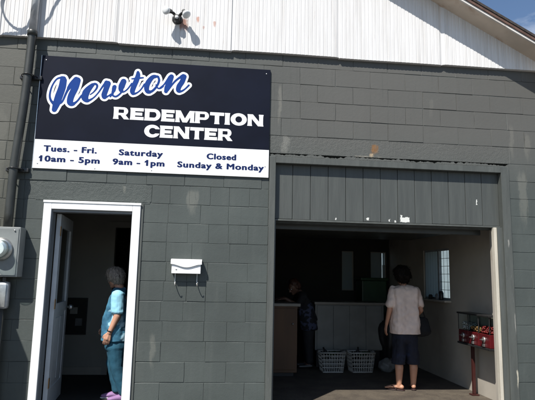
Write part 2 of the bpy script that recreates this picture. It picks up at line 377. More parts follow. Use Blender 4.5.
# ragged broken mortar along the garage casing and above the side door
def ragged(x0, x1, z, dark_h, n, yb):
    cr_ = BM()
    xs = np.linspace(x0, x1, n); top = []
    for i, x in enumerate(xs):
        h = dark_h*min(1, .55+.5*noise.noise(Vector((x*4, z, 3)))+.45*noise.noise(Vector((x*23, z, 1)))+random.uniform(-.12, .12)); top.append(max(.002, h))
    for i in range(n-1):
        q = [(xs[i], yb, z), (xs[i+1], yb, z), (xs[i+1], yb, z+top[i+1]), (xs[i], yb, z+top[i])]
        q2 = [(a, .05, c) for a, b, c in q]
        V = [cr_.verts.new(p) for p in q+q2]
        for ff in ((0, 1, 2, 3), (3, 2, 6, 7)): cr_.faces.new([V[t] for t in ff])
    obj('broken_mortar', cr_, 'stucco', bld)
ragged(2.46, 5.2, H-.978, .040, 240, -.008)
ragged(.05, .32, H-1.545, .02, 14, -.004); ragged(1.0, 1.2, H-1.55, .03, 12, -.004)
# side walls, rear wall
D = 4.4
ow = BM()
box(ow, XL, XL+.2, WT+.001, D, 0, SB+.3); box(ow, XL+.201, .99+4.41-.001-.1, D, D+.2, 0, 1.20); box(ow, XL+.201, 5.399, D, D+.2, 1.95, SB+.3)
for a, b in ((XL+.201, 4.38), (4.62, 4.95), (5.27, 5.399)): box(ow, a, b, D, D+.2, 1.201, 1.949)
# right wall (inside face at 5.32) with a window opening
W0, W1, WZ0, WZ1 = 1.80, 2.72, H-2.56, H-1.80
for a, b, c, d in ((WT+.001, W0, 0, SB+.3), (W1, D+.2, 0, SB+.3), (W0, W1, 0, WZ0), (W0, W1, WZ1, SB+.3)): box(ow, 5.40, XR, a, b, c, d)
obj('outer_wall', ow, 'mortar', bld)
iw = BM()
for a, b, c, d in ((WT+.002, W0, .004, 3.0), (W1, D-.05, .004, 3.0), (W0, W1, .004, WZ0), (W0, W1, WZ1, 3.0)): box(iw, 5.32, 5.398, a, b, c, d)
obj('garage_side_wall', iw, 'inwall', bld)
iw = BM()
box(iw, 2.32, 5.318, D-.05, D-.002, .004, 1.2)
box(iw, 2.32, 5.318, D-.05, D-.002, 1.95, 3.0)
for a, b in ((2.32, 4.38), (4.62, 4.95), (5.27, 5.318)): box(iw, a, b, D-.05, D-.002, 1.2, 1.95)
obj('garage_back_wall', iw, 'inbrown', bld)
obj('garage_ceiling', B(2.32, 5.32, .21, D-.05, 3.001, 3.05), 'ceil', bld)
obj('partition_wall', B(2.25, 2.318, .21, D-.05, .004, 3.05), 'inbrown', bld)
iw = BM()
box(iw, -1.4, .50, 2.14, 2.24, .046, 2.6); box(iw, 1.35, 2.24, 2.14, 2.24, .046, 2.6); box(iw, .501, 1.349, 2.14, 2.24, 2.08, 2.6)
box(iw, -1.5, -1.401, .21, D-.05, .046, 2.6)
obj('office_wall', iw, 'offwall', bld)
obj('baseboard', B(-1.39, .42, 2.122, 2.139, .047, .15), 'inwall', bld)
iw = BM(); box(iw, .42, .499, 2.115, 2.139, .047, 2.16); box(iw, 1.351, 1.43, 2.115, 2.139, .047, 2.16); box(iw, .499, 1.351, 2.116, 2.139, 2.081, 2.16)
obj('inner_door_casing', iw, 'offwall', bld)
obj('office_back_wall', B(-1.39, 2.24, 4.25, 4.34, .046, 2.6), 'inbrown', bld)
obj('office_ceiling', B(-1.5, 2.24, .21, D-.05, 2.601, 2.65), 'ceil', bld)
# ---- siding
sd_ = BM()
PER = .0435; xs = []; x = XL
seams = [-.435, .775, 2.0, 3.21, 4.43]
def rakez(x): return H+.766-.53*(abs(x-1.8)-2.90)      # underside of the rake soffit at wall x (ridge at 1.8)
pts = []; i = 0
while x < XR:
    for dx, y in ((0, -.050), (.030, -.050), (.0335, -.0468), (.0400, -.0468)):
        if x+dx < XR: pts.append((x+dx, y))
    x += PER
pts.append((XR, -.050))
def botz(x):
    k_ = sum(x > s for s in seams); return SB+(0, .004, -.006, .005, -.004, .003)[k_]+.004*noise.noise(Vector((x*1.3, 0, 0)))
prev = None
for x, y in pts:
    if any(abs(x-s) < .008 for s in seams): y = -.038
    yj = y+.0012*noise.noise(Vector((x*7, 1, 2)))
    zt = rakez(x)+.02; n = 5
    colv = []
    zb = botz(x)
    for q in range(n+1):
        z = zb+(zt-zb)*q/n
        colv.append(sd_.verts.new((x, yj+.0025*noise.noise(Vector((x*1.5, z*1.5, 5))), z)))
    low = sd_.verts.new((x, .004, zb)); colv = [low]+colv
    if prev:
        for a in range(len(colv)-1): sd_.faces.new((prev[a], colv[a], colv[a+1], prev[a+1]))
    prev = colv
obj('siding', sd_, 'siding', bld)
# ---- roof: two slopes, rake soffit, fascia and drip edge
OV = .315
def slopebox(bm, y0, y1, t0, t1, xa=1.8, xb=6.05):
    for s in (1, -1):
        P = []
        for x in (xa, xb if s > 0 else xb-.0):
            X = 1.8+s*(x-1.8)
            for t in (t0, t1):
                for y in (y0, y1): P.append(bm.verts.new((X, y, rakez(X)+t)))
        a = P
        for q in ((0, 1, 3, 2), (4, 6, 7, 5), (0, 4, 5, 1), (2, 3, 7, 6), (0, 2, 6, 4), (1, 5, 7, 3)): bm.faces.new([a[t] for t in q])
so_ = BM(); slopebox(so_, -OV+.022, .0, .0, .018); obj('rake_soffit', so_, 'soffit', bld)
fa = BM(); slopebox(fa, -OV, -OV+.020, -.004, .026); obj('fascia', fa, 'oldwhite', bld)
dr = BM(); slopebox(dr, -OV-.012, -OV+.020, .0265, .062); obj('drip_edge', dr, 'drip', bld)
rf = BM(); slopebox(rf, -OV-.02, D+.5, .064, .095)
obj('roof', rf, 'shingle', bld)
ev = BM(); box(ev, XR+.001, 6.03, -OV+.03, D, rakez(6.0)-.02, rakez(6.0)-.004); obj('eave_soffit', ev, 'soffit', bld)
# ---- side door frame
df = BM()
Zt = H-1.553
for a, b, c, d in ((.145, .222, 0, Zt-.0), (1.030, 1.112, 0, Zt)): box(df, a, b, -.028, .0, c, d, .004)
box(df, .2225, 1.0295, -.028, .0, Zt-.083, Zt, .004)
box(df, .140, 1.117, -.036, -.0285, Zt-.018, Zt+.004, .002)
obj('door_casing', df, 'white', bld)
df = BM()
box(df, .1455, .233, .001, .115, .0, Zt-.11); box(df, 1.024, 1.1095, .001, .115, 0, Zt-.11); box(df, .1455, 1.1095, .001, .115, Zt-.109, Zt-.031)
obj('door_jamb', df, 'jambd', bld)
obj('grey_filler_strip', B(1.113, 1.140, -.012, .002, 0, Zt), 'trim', bld)
# door leaf, swung inwards
dl = empty('entry_door', (.240, .130, .05)); dl.parent = bld; dl.location = Vector((.240, .130, .05))-Vector(bld.location); dl.rotation_euler.z = math.radians(5.5)
def local(bmh): return bmh
def child(name, bm, m, parent, smooth=False): return obj(name, bm, m, parent, smooth, world=False)
L_, HH = .80, 1.98
bm = BM()  # leaf along +Y from the hinge, face towards +X at x=.044
box(bm, 0, .044, 0, .11, 0, HH, .002); box(bm, 0, .044, L_-.11, L_, 0, HH, .002)
box(bm, 0, .0439, .1101, L_-.1101, 0, .20); box(bm, 0, .0439, .1101, L_-.1101, .95, 1.05); box(bm, 0, .0439, .1101, L_-.1101, HH-.13, HH)
box(bm, .008, .036, .1101, L_-.1101, .2001, .9499)
for a, b in ((.13, .38), (.42, .67)): box(bm, .0361, .041, a, b, .25, .90, .004)
child('door_leaf', bm, 'doorpaint', dl)
gp = child('door_glass', B(.018, .024, .1101, L_-.1101, 1.0501, HH-.1301), 'smoke', dl)
bm = BM()
lathe(bm, [(.012, 0), (.012, .03), (.028, .035), (.030, .06), (.018, .075)], (0, 0, 0), 'z', 16)
bm.transform(Matrix.Translation((.045, L_-.07, .98)) @ Matrix.Rotation(math.pi/2, 4, 'Y')); child('door_knob', bm, 'metal', dl, True)
for z in (.22, 1.0, 1.75): child('hinge', B(.0445, .050, -.015, .03, z, z+.10, .001), 'brass', dl)
# ---- garage bay casing, header boards, jambs, raised door
gc = BM()
box(gc, 2.452, 2.519, -.020, .085, 0, H-.978, .004); box(gc, 5.101, 5.198, -.020, .085, 0, H-.978, .004)
box(gc, 2.5195, 5.1005, -.020, .10, H-1.050, H-.982, .004)
obj('bay_casing', gc, 'trim', bld)
gb = BM(); X0, X1 = 2.5195, 5.1005; nb = 13; wd = (X1-X0)/nb; x = X0
for i in range(nb):
    a = X0+i*wd; yj = random.uniform(0, .003)
    box(gb, a+.0025, a+wd-.0025, .056+yj, .075, H-1.652+random.uniform(-.002, .002), H-1.051, .003)
obj('header_boards', gb, 'board', bld)
obj('header_backing', B(2.5195, 5.1005, .0755, .10, H-1.650, H-1.051), 'mortar', bld)
obj('header_lip', B(2.5195, 5.1, .040, .11, H-1.674, H-1.656, .002), 'trim', bld)
jb = BM(); box(jb, 5.006, 5.040, .015, .075, 0, H-1.675, .004); obj('jamb_filler', B(5.0405, 5.1005, .005, .10, 0, H-1.675), 'trim', bld); obj('return_wall', B(5.06, 5.318, .1105, .205, 0, 3.0), 'inwall', bld)
obj('bay_jamb', jb, 'jambw', bld)
jb = BM(); box(jb, 2.5195, 2.534, .010, .24, 0, H-1.66, .003); obj('bay_jamb', jb, 'trim', bld)
jb = BM(); box(jb, 2.33, 5.055, .115, .235, H-1.69, 3.0); obj('lintel', jb, 'mortar', bld)
gd = BM(); box(gd, 2.55, 4.98, .26, .31, H-1.745, H-1.655, .006)
sec = 4
for i in range(sec): box(gd, 2.55, 4.98, .315+i*.52, .83+i*.52, H-1.66, H-1.62, .005)
gd_o = obj('overhead_door', gd, 'conduit', bld, label='raised grey overhead garage door tucked under the ceiling')
tr = BM(); tube(tr, [(2.545, .24, .02), (2.545, .24, 1.8), (2.545, .30, 2.0), (2.545, .5, 2.06), (2.545, 2.6, 2.06)], .012, 8)
obj('door_track', tr, 'galv', bld, True)
# ---- windows
wf = BM()
box(wf, 5.34, 5.375, W0, W0+.03, WZ0, WZ1); box(wf, 5.34, 5.375, W1-.03, W1, WZ0, WZ1); box(wf, 5.34, 5.375, W0+.03, W1-.03, WZ0, WZ0+.03); box(wf, 5.34, 5.375, W0+.03, W1-.03, WZ1-.03, WZ1)
box(wf, 5.335, 5.38, 2.18, 2.22, WZ0+.0301, WZ1-.0301)
for i in range(1, 6): z = WZ0+.03+i*(WZ1-WZ0-.06)/6; box(wf, 5.352, 5.356, W0+.0301, 2.1799, z-.0035, z+.0035)
for yv in (1.93, 2.05): box(wf, 5.3525, 5.3555, yv-.0035, yv+.0035, WZ0+.0301, WZ1-.0301)
wfo = obj('side_window', wf, 'muntin', bld, label='narrow gridded window in the right garage wall')
obj('pane', B(5.361, 5.364, W0+.0302, W1-.0302, WZ0+.0302, WZ1-.0302), 'glass', wfo)
cu = BM()
n = 24
for i in range(n):
    pass
vsr = []
for i in range(n+1):
    y = 2.23+.46*i/n; xx = 5.345+.008*math.sin(i*1.3); vsr.append((cu.verts.new((xx, y, WZ0+.031)), cu.verts.new((xx, y, WZ1-.031))))
for a, b in zip(vsr, vsr[1:]): cu.faces.new((a[0], b[0], b[1], a[1]))
obj('curtain', cu, 'curtain', wfo)
obj('window_sill', B(5.22, 5.335, W0-.03, W1+.03, WZ0-.03, WZ0-.002, .003), 'inwall', wfo)
for (a, b, gapx) in ((4.38, 4.62, 4.605), (4.95, 5.27, 5.205)):
    wf = BM(); y0, y1 = D-.0, D+.05
    box(wf, a, a+.02, y0, y1, 1.2, 1.95); box(wf, b-.02, b, y0, y1, 1.2, 1.95); box(wf, a+.02, b-.02, y0, y1, 1.2, 1.22); box(wf, a+.02, b-.02, y0, y1, 1.93, 1.95)
    wo = obj('back_window', wf, 'offwall', bld)
    obj('pane', B(a+.0201, b-.0201, D+.03, D+.034, 1.2201, 1.9299), 'glass', wo)
    obj('curtain', B(a+.0202, (gapx if gapx < b else b)-.0, D+.010, D+.013, 1.2202, 1.9298) if gapx < 5 else B(a+.0202, 5.19, D+.010, D+.013, 1.2202, 1.9298), 'curtain', wo)
    if gapx > 5: obj('curtain', B(5.2001, b-.0202, D+.010, D+.013, 1.2202, 1.70), 'curtain', wo)
# ================================================================= SIGN
def msq(name, fld, x0, x1, z0, z1, res, y, m, parent):
    nx, nz = int((x1-x0)/res)+2, int((z1-z0)/res)+2
    gx = x0+np.arange(nx)*res; gz = z0+np.arange(nz)*res
    F = fld(gx[None, :], gz[:, None]); bm = BM(); vd = {}
    def V(key, p):
        if key not in vd: vd[key] = bm.verts.new((p[0], y, p[1]))
        return vd[key]
    ins = F < 0
    for j in range(nz-1):
        for i in np.nonzero(ins[j, :-1] | ins[j, 1:] | ins[j+1, :-1] | ins[j+1, 1:])[0]:
            c = [(i, j), (i+1, j), (i+1, j+1), (i, j+1)]; L = []
            for q in range(4):
                a, b = c[q], c[(q+1) % 4]; fa_, fb = F[a[1], a[0]], F[b[1], b[0]]
                if fa_ < 0: L.append(V(a, (gx[a[0]], gz[a[1]])))
                if (fa_ < 0) != (fb < 0):
                    t = min(.98, max(.02, fa_/(fa_-fb))); ke = (min(a, b), max(a, b))
                    L.append(V(ke, (gx[a[0]]+(gx[b[0]]-gx[a[0]])*t, gz[a[1]]+(gz[b[1]]-gz[a[1]])*t)))
            if len(L) >= 3:
                try: bm.faces.new(L)
                except ValueError: pass
    me_o = obj(name, bm, m, parent)
    # face the street
    me = me_o.data
    if me.polygons and me.polygons[0].normal.y > 0: me.flip_normals()
    return me_o
sign = empty('wall_sign', (1.22, -.01, H-1.22), label='large navy and white shop sign with blue script and opening hours above the side door', cat='sign')
SF = -.022
bm = BM(); box(bm, 0, 2.44, SF, -.006, H-.915, H, .0015); obj('navy_panel', bm, 'navy', sign)
obj('white_panel', B(0, 2.44, SF, -.006, H-1.22, H-.9155, .0015), 'ltr', sign)
obj('edge_strip', B(-.006, -.0005, SF-.001, -.004, H-1.222, H+.002), 'metal', sign)
STR = [([[0.2342, -0.2471], [0.2015, -0.2381], [0.1646, -0.2586], [0.1311, -0.3204], [0.1137, -0.3905], [0.1123, -0.4525], [0.1312, -0.4994], [0.1636, -0.5249]], [0.028, 0.0126, 0.0098, 0.0098, 0.0112, 0.0126, 0.0154, 0.0196]),
 ([[0.2356, -0.2651], [0.2286, -0.3419], [0.2042, -0.4401], [0.1851, -0.5236], [0.1687, -0.5902]], [0.035, 0.0378, 0.0392, 0.0364, 0.0252]),
 ([[0.198, -0.5256], [0.2406, -0.4998], [0.2773, -0.3942], [0.3159, -0.3086], [0.3653, -0.2456]], [0.014, 0.0112, 0.014, 0.0224, 0.028]),
 ([[0.379, -0.2559], [0.3627, -0.3335], [0.3276, -0.4326], [0.3212, -0.5018], [0.3505, -0.518], [0.3928, -0.4838], [0.4332, -0.4192]], [0.0336, 0.035, 0.0336, 0.0308, 0.0196, 0.0112, 0.0112]),
 ([[0.3954, -0.4844], [0.4338, -0.4274], [0.4729, -0.3792]], [0.0074, 0.0083, 0.0111]),
 ([[0.5215, -0.4037], [0.5536, -0.3743], [0.5822, -0.3293], [0.5833, -0.2942], [0.5519, -0.2851], [0.508, -0.3312], [0.4775, -0.3835], [0.4689, -0.4435], [0.5006, -0.4717], [0.5538, -0.4402], [0.6011, -0.3805], [0.6472, -0.2994], [0.679, -0.2585]], [0.0065, 0.0083, 0.012, 0.0139, 0.0148, 0.0277, 0.037, 0.0351, 0.0185, 0.0092, 0.0083, 0.012, 0.0203]),
 ([[0.6952, -0.2705], [0.6795, -0.3342], [0.6639, -0.3978], [0.6709, -0.4267], [0.7075, -0.408], [0.7345, -0.3861]], [0.0296, 0.0277, 0.0277, 0.0185, 0.0092, 0.0092]),
 ([[0.7286, -0.4144], [0.7477, -0.384], [0.7604, -0.3392], [0.7672, -0.3016]], [0.0088, 0.0118, 0.0196, 0.0196]),
 ([[0.7628, -0.3048], [0.7504, -0.3692], [0.7551, -0.4001], [0.7894, -0.4088], [0.8294, -0.3741], [0.8518, -0.3355]], [0.0196, 0.0157, 0.0118, 0.0118, 0.0108, 0.0118]),
 ([[0.8569, -0.2369], [0.8399, -0.2901], [0.8333, -0.3327], [0.8594, -0.3546], [0.9014, -0.3206], [0.9436, -0.254]], [0.0294, 0.0323, 0.0216, 0.0088, 0.0088, 0.0098]),
 ([[1.0014, -0.1217], [1.0035, -0.1583], [0.9909, -0.2136], [0.9672, -0.2842], [0.9547, -0.341], [0.971, -0.3675], [1.0123, -0.3483], [1.0471, -0.3087], [1.0764, -0.2526]], [0.0157, 0.0235, 0.0274, 0.0274, 0.0255, 0.0157, 0.0088, 0.0088, 0.0098]),
 ([[0.9412, -0.202], [1.0035, -0.191], [1.0605, -0.1813]], [0.0078, 0.0137, 0.0088]),
 ([[1.2083, -0.1578], [1.1603, -0.1679], [1.1186, -0.2252], [1.1014, -0.2856], [1.1152, -0.334], [1.1611, -0.3263], [1.2083, -0.267], [1.2293, -0.2032], [1.2179, -0.1611]], [0.0157, 0.0216, 0.0274, 0.0274, 0.0216, 0.0157, 0.0137, 0.0147, 0.0147]),
 ([[1.2002, -0.2546], [1.2177, -0.2862], [1.2459, -0.2904], [1.2773, -0.2646]], [0.0098, 0.0098, 0.0088, 0.0088]),
 ([[1.2436, -0.2846], [1.2881, -0.2391], [1.3402, -0.1531]], [0.0088, 0.0098, 0.0176]),
 ([[1.3588, -0.1499], [1.3429, -0.2108], [1.3178, -0.272], [1.3079, -0.3201]], [0.0255, 0.0265, 0.0265, 0.0196]),
 ([[1.329, -0.3109], [1.3855, -0.218], [1.4349, -0.165], [1.4854, -0.1336]], [0.0078, 0.0118, 0.0137, 0.0216]),
 ([[1.4952, -0.141], [1.4743, -0.2024], [1.4455, -0.254], [1.4391, -0.3001], [1.4696, -0.3091], [1.5107, -0.2798], [1.5494, -0.2355]], [0.0255, 0.0274, 0.0274, 0.0235, 0.0137, 0.0098, 0.0118])]
caps = []
for pts_, rr in STR:
    sp_ = smoothpath(pts_, 6); n = len(sp_)
    rs = np.interp(np.linspace(0, len(rr)-1, n), range(len(rr)), rr)
    for i in range(n-1): caps.append((sp_[i], sp_[i+1], rs[i]*(.80 if rs[i] < .018 else 1.0), rs[i+1]*(.80 if rs[i+1] < .018 else 1.0)))
def script(grow, mul=1.0):
    def fl(x, z):
        out = np.full(np.broadcast(x, z).shape, 9.)
        for a, b, r0, r1 in caps:
            ax, az_ = a[0], H+a[1]; bx, bz = b[0]-a[0], b[1]-a[1]; L2 = bx*bx+bz*bz+1e-12
            t = np.clip(((x-ax)*bx+(z-az_)*bz)/L2, 0, 1)
            out = np.minimum(out, np.hypot(x-ax-t*bx, z-az_-t*bz)-(r0+(r1-r0)*t)*mul-grow)
        return out
    return fl
so1 = msq('script_outline', script(.0235), .03, 1.66, H-.68, H-.04, .004, SF-.0015, 'ltr', sign)
msq('script_lettering', script(.0005), .05, 1.64, H-.66, H-.06, .003, SF-.003, 'blue', sign)
# heavy wide capitals
def bx_(x0, y0, x1, y1): return lambda x, y: np.maximum(np.maximum(x0-x, x-x1), np.maximum(y0-y, y-y1))
def el_(cx, cy_, rx, ry): return lambda x, y: (np.hypot((x-cx)/rx, (y-cy_)/ry)-1)*min(rx, ry)
def pa_(xa, ya, xb, yb, wv): return lambda x, y: np.maximum(np.abs(x-(xa+(xb-xa)*(y-ya)/(yb-ya)))-wv/2, np.maximum(min(ya, yb)-y, y-max(ya, yb)))
def un(*fs): return lambda x, y: np.minimum.reduce([np.broadcast_to(q(x, y), np.broadcast(x, y).shape) for q in fs])
def sub(a, *bs): return lambda x, y: np.maximum.reduce([a(x, y)]+[-q(x, y) for q in bs])
def inter(a, b): return lambda x, y: np.maximum(a(x, y), b(x, y))
s_, t_ = .37, .262
def st_(x0, x1): return lambda x, y: np.maximum(np.abs(x-(x0+x1)/2)-(x1-x0)/2-.05*np.abs(2*np.clip(y, 0, 1)-1)**5, np.maximum(-y, y-1))
def dshape(x1, y0, y1, hx0, hx1, tt):   # bowl from the stem to x1
    m_ = (y0+y1)/2; ry = (y1-y0)/2; rx = ry*1.05
    outer = un(bx_(0, y0, x1-rx, y1), inter(el_(x1-rx, m_, rx, ry), bx_(0, y0, x1, y1)))
    iy = ry-tt; ix = max(.05, hx1-hx0)
    hole = un(bx_(hx0, y0+tt, x1-rx, y1-tt), el_(x1-rx, m_, rx-s_*.88, iy)) if iy > .02 else el_(hx0, m_, .01, .01)
    return sub(outer, hole)
GL = {
 'E': (1.06, un(st_(0, s_), bx_(0, 0, 1.06, t_), bx_(0, .375, .94, .625), bx_(0, 1-t_, 1.04, 1))),
 'T': (1.16, un(st_(.40, .76), bx_(0, 1-t_-.01, 1.16, 1))),
 'I': (.38, st_(0, .38)),
 'N': (1.28, un(st_(0, .33), st_(.95, 1.28), pa_(1.07, 0, .21, 1, .42))),
 'M': (1.50, un(st_(0, .31), st_(1.19, 1.50), pa_(.75, 0, .20, 1, .36), pa_(.75, 0, 1.30, 1, .36))),
 'O': (1.34, sub(el_(.67, .5, .67, .53), el_(.67, .5, .28, .27))),
 'C': (1.24, sub(el_(.66, .5, .66, .53), el_(.70, .5, .30, .27), bx_(.80, .32, 1.5, .68))),
 'D': (1.26, un(st_(0, s_), dshape(1.26, 0, 1, s_, .95, t_))),
 'P': (1.12, un(st_(0, s_), dshape(1.12, .30, 1, s_, .85, .20))),
 'R': (1.24, un(st_(0, s_), dshape(1.13, .33, 1, s_, .85, .19), pa_(1.04, 0, .66, .45, .42))),
}
def capline(name, text, x0, x1, zb, hh):
    tot = sum(GL[c][0] for c in text); gp = .085*(len(text)-1); sc = (x1-x0)/(tot+gp)
    pos = []; x = 0
    for c in text: pos.append((x, GL[c])); x += GL[c][0]+.085
    def fl(X, Zz):
        u_ = (X-x0)/sc; v_ = (Zz-zb)/hh; out = np.full(np.broadcast(X, Zz).shape, 9.)
        for px, (wd_, fn) in pos: out = np.minimum(out, np.broadcast_to(fn(u_-px, v_), out.shape))
        return out
    return msq(name, fl, x0-.01, x1+.01, zb-.012, zb+hh+.012, .0035, SF-.0015, 'ltr', sign)
capline('title_lettering', 'REDEMPTION', .776, 2.368, H-.655, .131)
capline('title_lettering', 'CENTER', 1.103, 2.041, H-.835, .132)
def bline(name, text, x0, x1, zb, caph, m, y, parent, off=.0026, flag=None):
    """bold a line of type by growing its outline"""
    cu_ = bpy.data.curves.new('t', 'FONT'); cu_.body = text; cu_.size = 1; cu_.resolution_u = 4; cu_.space_character = 1.12
    to = bpy.data.objects.new('t', cu_); COL.objects.link(to)
    bpy.context.view_layer.update(); dg = bpy.context.evaluated_depsgraph_get()
    me = bpy.data.meshes.new_from_object(to.evaluated_get(dg)); bpy.data.objects.remove(to)
    co = np.array([v.co[:2] for v in me.vertices]); xa, xb = co[:, 0].min(), co[:, 0].max()
    sx = (x1-x0-2*off)/(xb-xa); sz = (caph-2*off)/.73
    off2 = off*2.2; sx = (x1-x0-2*off2)/(xb-xa)
    co = np.stack([(x0+off2+(co[:, 0]-xa)*sx)/2.2, zb+off+co[:, 1]*sz], 1)
    bme = BM(); bme.from_mesh(me); bmesh.ops.remove_doubles(bme, verts=bme.verts, dist=1e-6); bme.free()
    cnt = {}
    for p in me.polygons:
        vs_ = list(p.vertices)
        for i in range(len(vs_)):
            k_ = tuple(sorted((vs_[i], vs_[(i+1) % len(vs_)]))); cnt[k_] = cnt.get(k_, 0)+1
    E_ = np.array([k_ for k_, c in cnt.items() if c == 1]); bpy.data.meshes.remove(me)
    A_, B_ = co[E_[:, 0]], co[E_[:, 1]]
    def fl(X, Zz):
        X, Zz = np.broadcast_arrays(X, Zz); X0 = X; X = X/2.2; out = np.full(X.shape, 9.); par_ = np.zeros(X.shape, int)
        for a_, b_ in zip(A_, B_):
            d_ = b_-a_; t = np.clip(((X-a_[0])*d_[0]+(Zz-a_[1])*d_[1])/(d_@d_+1e-15), 0, 1)
            out = np.minimum(out, np.hypot(X-a_[0]-t*d_[0], Zz-a_[1]-t*d_[1]))
            if a_[1] != b_[1]:
                cr2 = ((a_[1] > Zz) != (b_[1] > Zz)) & (X < a_[0]+(Zz-a_[1])*d_[0]/d_[1]); par_ += cr2
        out = np.where(par_ % 2 == 1, -out, out)-off
        if flag is not None: out = np.minimum(out, np.maximum(np.abs(Zz-(zb+caph-.016)-(X0-flag)*.55)-.0085, np.maximum(flag-.022-X0, X0-flag-.010)))
        return out
    return msq(name, fl, x0-.012, x1+.012, zb-.03, zb+caph+.012, .0022, y, m, parent)
for tx, a, b, zb in (('Tues. - Fri.', .094, .631, -1.040), ('10am - 5pm', .067, .667, -1.148), ('Saturday', .854, 1.311, -1.046), ('9am - 1pm', .796, 1.333, -1.148),
                     ('Closed', 1.770, 2.087, -1.046), ('Sunday & Monday', 1.465, 2.389, -1.148)):
    bline('hours_lettering', tx, a, b, H+zb, .068, 'navyltr', SF-.0015, sign, flag={'1': a+.010, '9': 1.147}.get(tx[0]))
for x, z in ((.045, -.05), (2.395, -.05), (.045, -1.17), (2.40, -1.10), (1.2, -1.195), (.62, -1.20)):
    bm = BM(); lathe(bm, [(.007, 0), (.007, .002), (.004, .004)], (x, SF, H+z), '-y', 10); obj('screw', bm, 'metal', sign, True)
# ================================================================= FLOODLIGHT
fl_ = empty('security_light', (1.395, -.036, H+.50), label='twin headed security floodlight with round bulbs on the white siding', cat='outdoor lamp')
cx, cz = 1.395, H+.50
bm = BM(); lathe(bm, [(.058, 0), (.058, .02), (.045, .04), (.02, .05)], (cx, -.036, cz), '-y', 20); obj('mounting_plate', bm, 'black', fl_, True)
bm = BM(); tube(bm, [(cx, -.08, cz), (cx-.04, -.12, cz+.035), (cx-.08, -.16, cz+.035)], .016, 10); tube(bm, [(cx, -.08, cz), (cx+.04, -.12, cz+.03), (cx+.07, -.16, cz+.035)], .016, 10)
obj('arm', bm, 'black', fl_, True)
bm = BM(); box(bm, cx-.03, cx+.03, -.15, -.08, cz-.055, cz+.01, .012); obj('motion_sensor', bm, 'black', fl_, True)
bm = BM(); lathe(bm, [(.018, 0), (.02, .006), (.004, .016)], (cx, -.15, cz-.025), '-y', 14); obj('sensor_lens', bm, 'bulb', fl_, True)
for sx_, dz in ((-1, .035), (1, .035)):
    c0 = Vector((cx+sx_*.080, -.160, cz+dz)); d_ = Vector((sx_*.45, -.55, -.75 if sx_ > 0 else -.2)).normalized()
    R_ = d_.to_track_quat('Z', 'Y').to_matrix().to_4x4()
    bm = BM(); lathe(bm, [(.017, -.035), (.021, -.03), (.025, .0), (.030, .012)], (0, 0, 0)); bm.transform(Matrix.Translation(c0) @ R_); h_ = obj('lamp_holder', bm, 'black', fl_, True)
    bm = BM(); lathe(bm, [(.022, .008), (.034, .025), (.044, .048), (.046, .060), (.038, .071), (.016, .076)], (0, 0, 0)); bm.transform(Matrix.Translation(c0) @ R_); obj('bulb', bm, 'bulb', h_, True)
# ================================================================= CONDUIT, CABLES, METER
cd = empty('service_conduit', (-.14, -.1, H-1.84), label='thick dark grey conduit pipe running up the wall left of the sign', cat='conduit pipe')
PX = -.150
bm = BM(); tube(bm, smoothpath([(PX-.006, -.105, H-1.85), (PX-.002, -.105, H-1.3), (PX+.012, -.105, H-1.0), (PX+.042, -.105, H-.5), (PX+.058, -.105, H+.10), (PX+.060, -.108, H+.22)], 4), .043, 20); obj('painted_pipe', bm, 'conduit', cd, True)
bm = BM(); tube(bm, [(PX+.060, -.108, H+.18), (PX+.068, -.11, H+1.25)], .0395, 20); obj('bare_pipe', bm, 'galv', cd, True)
bm = BM(); lathe(bm, [(.05, 0), (.05, .05), (.046, .055)], (PX+.060, -.108, H+.17)); obj('coupling', bm, 'conduit', cd, True)
bm = BM(); tube(bm, [(PX+.068, -.11, H+1.24), (PX+.07, -.14, H+1.32), (PX+.07, -.22, H+1.30)], [.045, .06, .05], 16); obj('weatherhead', bm, 'galv', cd, True)
for z, BX in ((H-.26, PX+.052), (H-1.25, PX)):
    bm = BM(); box(bm, BX-.10, BX+.12, -.045, -.004, z-.020, z+.020, .002)
    tube(bm, smoothpath([(BX-.075, -.05, z), (BX-.058, -.11, z), (BX, -.156, z), (BX+.058, -.11, z), (BX+.075, -.05, z)], 5), .006, 8)
    obj('strut_bracket', bm, 'black', cd, True)
cb = empty('service_cable', (PX, -.22, H+1.3), label='drooping black service cable loops hanging from the top of the conduit pipe', cat='cable')
bm = BM()
tube(bm, smoothpath([(PX, -.24, H+1.28), (-.42, -.30, H+1.25), (-.62, -.30, H+1.0), (-.60, -.30, H+.80), (-.47, -.30, H+.66), (-.35, -.30, H+.70), (-.30, -.30, H+1.0), (-.36, -.33, H+1.5)], 6), .011, 8)
tube(bm, smoothpath([(PX, -.24, H+1.26), (.02, -.30, H+1.2), (-.09, -.30, H+.95), (-.15, -.30, H+.78), (-.28, -.30, H+.66), (-.50, -.30, H+.60), (-.9, -.33, H+.64), (-1.2, -.4, H+1.1)], 6), .011, 8)
obj('cable_loop', bm, 'dark', cb, True)
mb = empty('electric_meter', (-.15, -.1, H-2.33), label='grey electric meter box with round glass dial at the foot of the conduit pipe', cat='electric meter')
bm = BM(); box(bm, -.345, -.008, -.165, -.008, H-2.33, H-1.845, .008); obj('meter_cabinet', bm, 'box', mb)
bm = BM(); box(bm, -.335, -.022, -.172, -.1655, H-2.315, H-1.862, .003); cvr = obj('cover', bm, 'box', mb)
bm = BM(); lathe(bm, [(.112, 0), (.112, .018), (.098, .026), (.096, .03)], (-.175, -.172, H-2.065), '-y', 32); obj('meter_ring', bm, 'metal', mb, True)
bm = BM(); lathe(bm, [(.086, 0), (.086, .045), (.080, .05)], (-.175, -.203, H-2.065), '-y', 32); mt = obj('meter_body', bm, 'metal', mb, True)
bm = BM(); lathe(bm, [(.058, 0), (.058, .003), (.050, .004)], (-.175, -.2532, H-2.065), '-y', 24); mf = obj('meter_dial', bm, 'bulb', mt)
